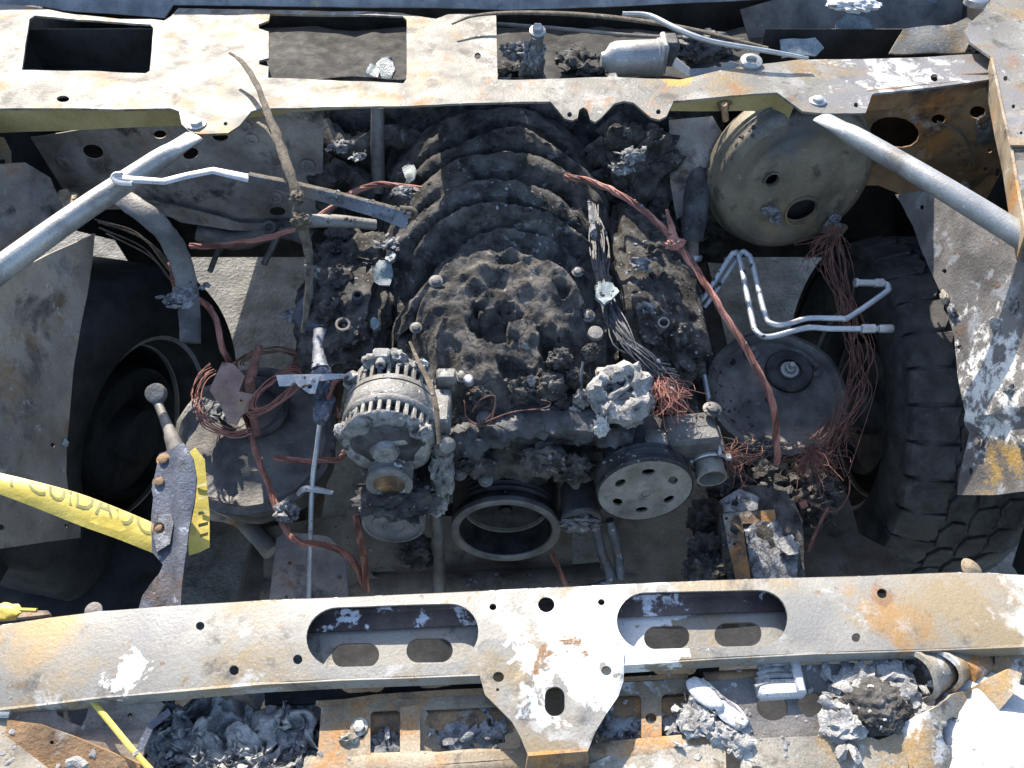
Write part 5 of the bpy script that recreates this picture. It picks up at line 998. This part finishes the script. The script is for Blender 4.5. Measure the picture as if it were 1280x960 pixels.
single('charred_ball', lump(Z(1092, 882, .98), (.036, .030, .020), 231, .16, 4.5, 5), 'char', 'black charred ball of material right of the lamp bracket', 'debris')
for i, (x, y) in enumerate(((1080, 850), (1112, 846), (1122, 870), (1066, 862), (1055, 905))):
    single('ash_sheet', flakes(Z(x, y, .985), .028, 22, 240 + i, .4), 'ash_pale', ('ash scrap above the charred ball', 'ash scrap touching the lamp rings', 'ash scrap between the charred ball and rings', 'ash scrap left above the charred ball', 'ash scrap left below the charred ball')[i], 'ash')
lr = thing('lamp_rings', 'pair of pale burnt lamp bulb rings under the right end of the bar', 'lamp rings', Z(1160, 850, .96))
RA = V((-.75, -.35, .35)).normalized()
for i, (x, y, r) in enumerate(((1146, 846, .024), (1178, 838, .021))):
    O = Z(x, y, 1.0); mk('ring', lathe([(r, -.03), (r * 1.02, -.004), (r * 1.1, 0), (r * 1.1, .005), (r * .9, .006), (r * .86, 0), (r * .8, -.02), (.0001, -.022)], O, RA, 30, jit=.002, seed=i), 'beige', lr)
mk('barrel', lathe([(.018, -.05), (.019, -.03), (.019, .0), (.0001, .0)], Z(1195, 840, .99), RA, 24, jit=.003), 'pale_rust', lr)
single('lamp_backplate', sheet([(1150, 815), (1290, 800), (1290, 850), (1230, 880), (1180, 870), (1160, 850)], [slot(1216, 806, 1243, 834, 0, 4, 6), slot(1262, 800, 1285, 816, 0, 4, 4)], onpl(Z(1220, 840, .96), (-.2, -.2, 1)), .004, 10, .004, 9, 5), 'pale_rust', 'mottled pale lamp back plate with a dark slot at the right edge', 'panel')
single('lamp_surround', sheet([(1122, 906), (1170, 882), (1190, 868), (1215, 862), (1262, 836), (1274, 842), (1270, 860), (1248, 892), (1215, 925), (1175, 975), (1140, 985)], [ell(1191, 915, 16, 19, 20), ell(1227, 889, 16, 13, -25)], onpl(Z(1190, 905, 1.02), (-.15, -.3, 1)), .010, 8, .004, 10, 7, lambda x, y: .012 * math.sin((x - 1120) / 22)), 'beige', 'beige burnt lamp bezel with two openings at the lower right corner', 'lamp bezel')
single('melted_bumper', lump(Z(1275, 950, .93), (.085, .085, .03), 250, .12, 1.6, 5), 'melted_white', 'white melted plastic blob in the lower right corner', 'plastic')

# ------------------------------------------------------------------ loose ash specks and char crumbs lying on what is below them
def scatter(name, n, x0, x1, y0, y1, smin, smax, m, label, cat, seed, zmin=.45, zmax=1.12):
    dg = bpy.context.evaluated_depsgraph_get(); rn = random.Random(seed); vs_, fs = [], []; tries = 0; k = 0
    vv, ff = ico(1)
    while k < n and tries < n * 6:
        tries += 1; x, y = rn.uniform(x0, x1), rn.uniform(y0, y1)
        if noise.noise(V((x * 7, y * 7, seed))) < rn.uniform(-.5, .35): continue
        hit, loc, nrm, *_ = SC.ray_cast(dg, V((x, y, 1.3)), V((0, 0, -1)))
        if not hit or nrm.z < .35 or not (zmin < loc.z < zmax): continue
        s = smin + (smax - smin) * rn.random() ** 2.5; rot = nrm.to_track_quat('Z', 'Y').to_matrix() @ Matrix.Rotation(rn.uniform(0, 6.3), 3, 'Z'); b0 = len(vs_)
        for v in vv:
            q = v * (1 + .6 * noise.noise(v * 1.7 + V((k, 0, 0)))); vs_.append(loc + rot @ V((q.x * s, q.y * s * rn.uniform(.6, .8), q.z * s * .35)) )
        fs += [tuple(i + b0 for i in f) for f in ff]; k += 1
    o = single(name, (vs_, fs), m, label, cat); o['kind'] = 'stuff'; return o
bpy.context.view_layer.update()
scatter('ash_specks', 700, -.34, .40, .30, 1.05, .0012, .0055, 'ash', 'fine pale ash specks strewn over the engine', 'ash', 3)
scatter('char_crumbs', 900, -.36, .46, .45, 1.05, .0015, .007, 'soot', 'black char crumbs strewn over the engine and frame', 'debris', 5)
scatter('ash_dust', 260, -.62, .62, -.12, .0, .001, .005, 'ash_pale', 'pale ash crumbs strewn over the parts below the bar', 'ash', 7, .9, 1.095)

# repeats of one kind share a group
GROUPS = {'wheel': 'front wheels', 'fender': 'fenders', 'brace_tube': 'brace tubes from the cowl', 'brake_line': 'bent brake lines', 'copper_cable': 'bare copper cables', 'cable_loop': 'copper loops on the left tower', 'frayed_copper': 'frayed copper ends', 'shock_tower': 'shock towers', 'frame_rail': 'frame rails', 'glass_chunk': 'glass pieces', 'ash_clump': 'ash clumps in the engine bay', 'ash_heap': 'ash heaps in the cowl', 'ash_crumbs': 'ash crumbs behind the grille slots', 'crumpled_plastic': 'crumpled plastic heap', 'charred_lump': 'charred lumps round the module', 'ash_sheet': 'ash scraps round the charred ball', 'light_blocker': 'added light blockers'}
for o in bpy.data.objects:
    if o.parent is None and 'category' in o and o.name.split('.')[0] in GROUPS: o['group'] = GROUPS[o.name.split('.')[0]]
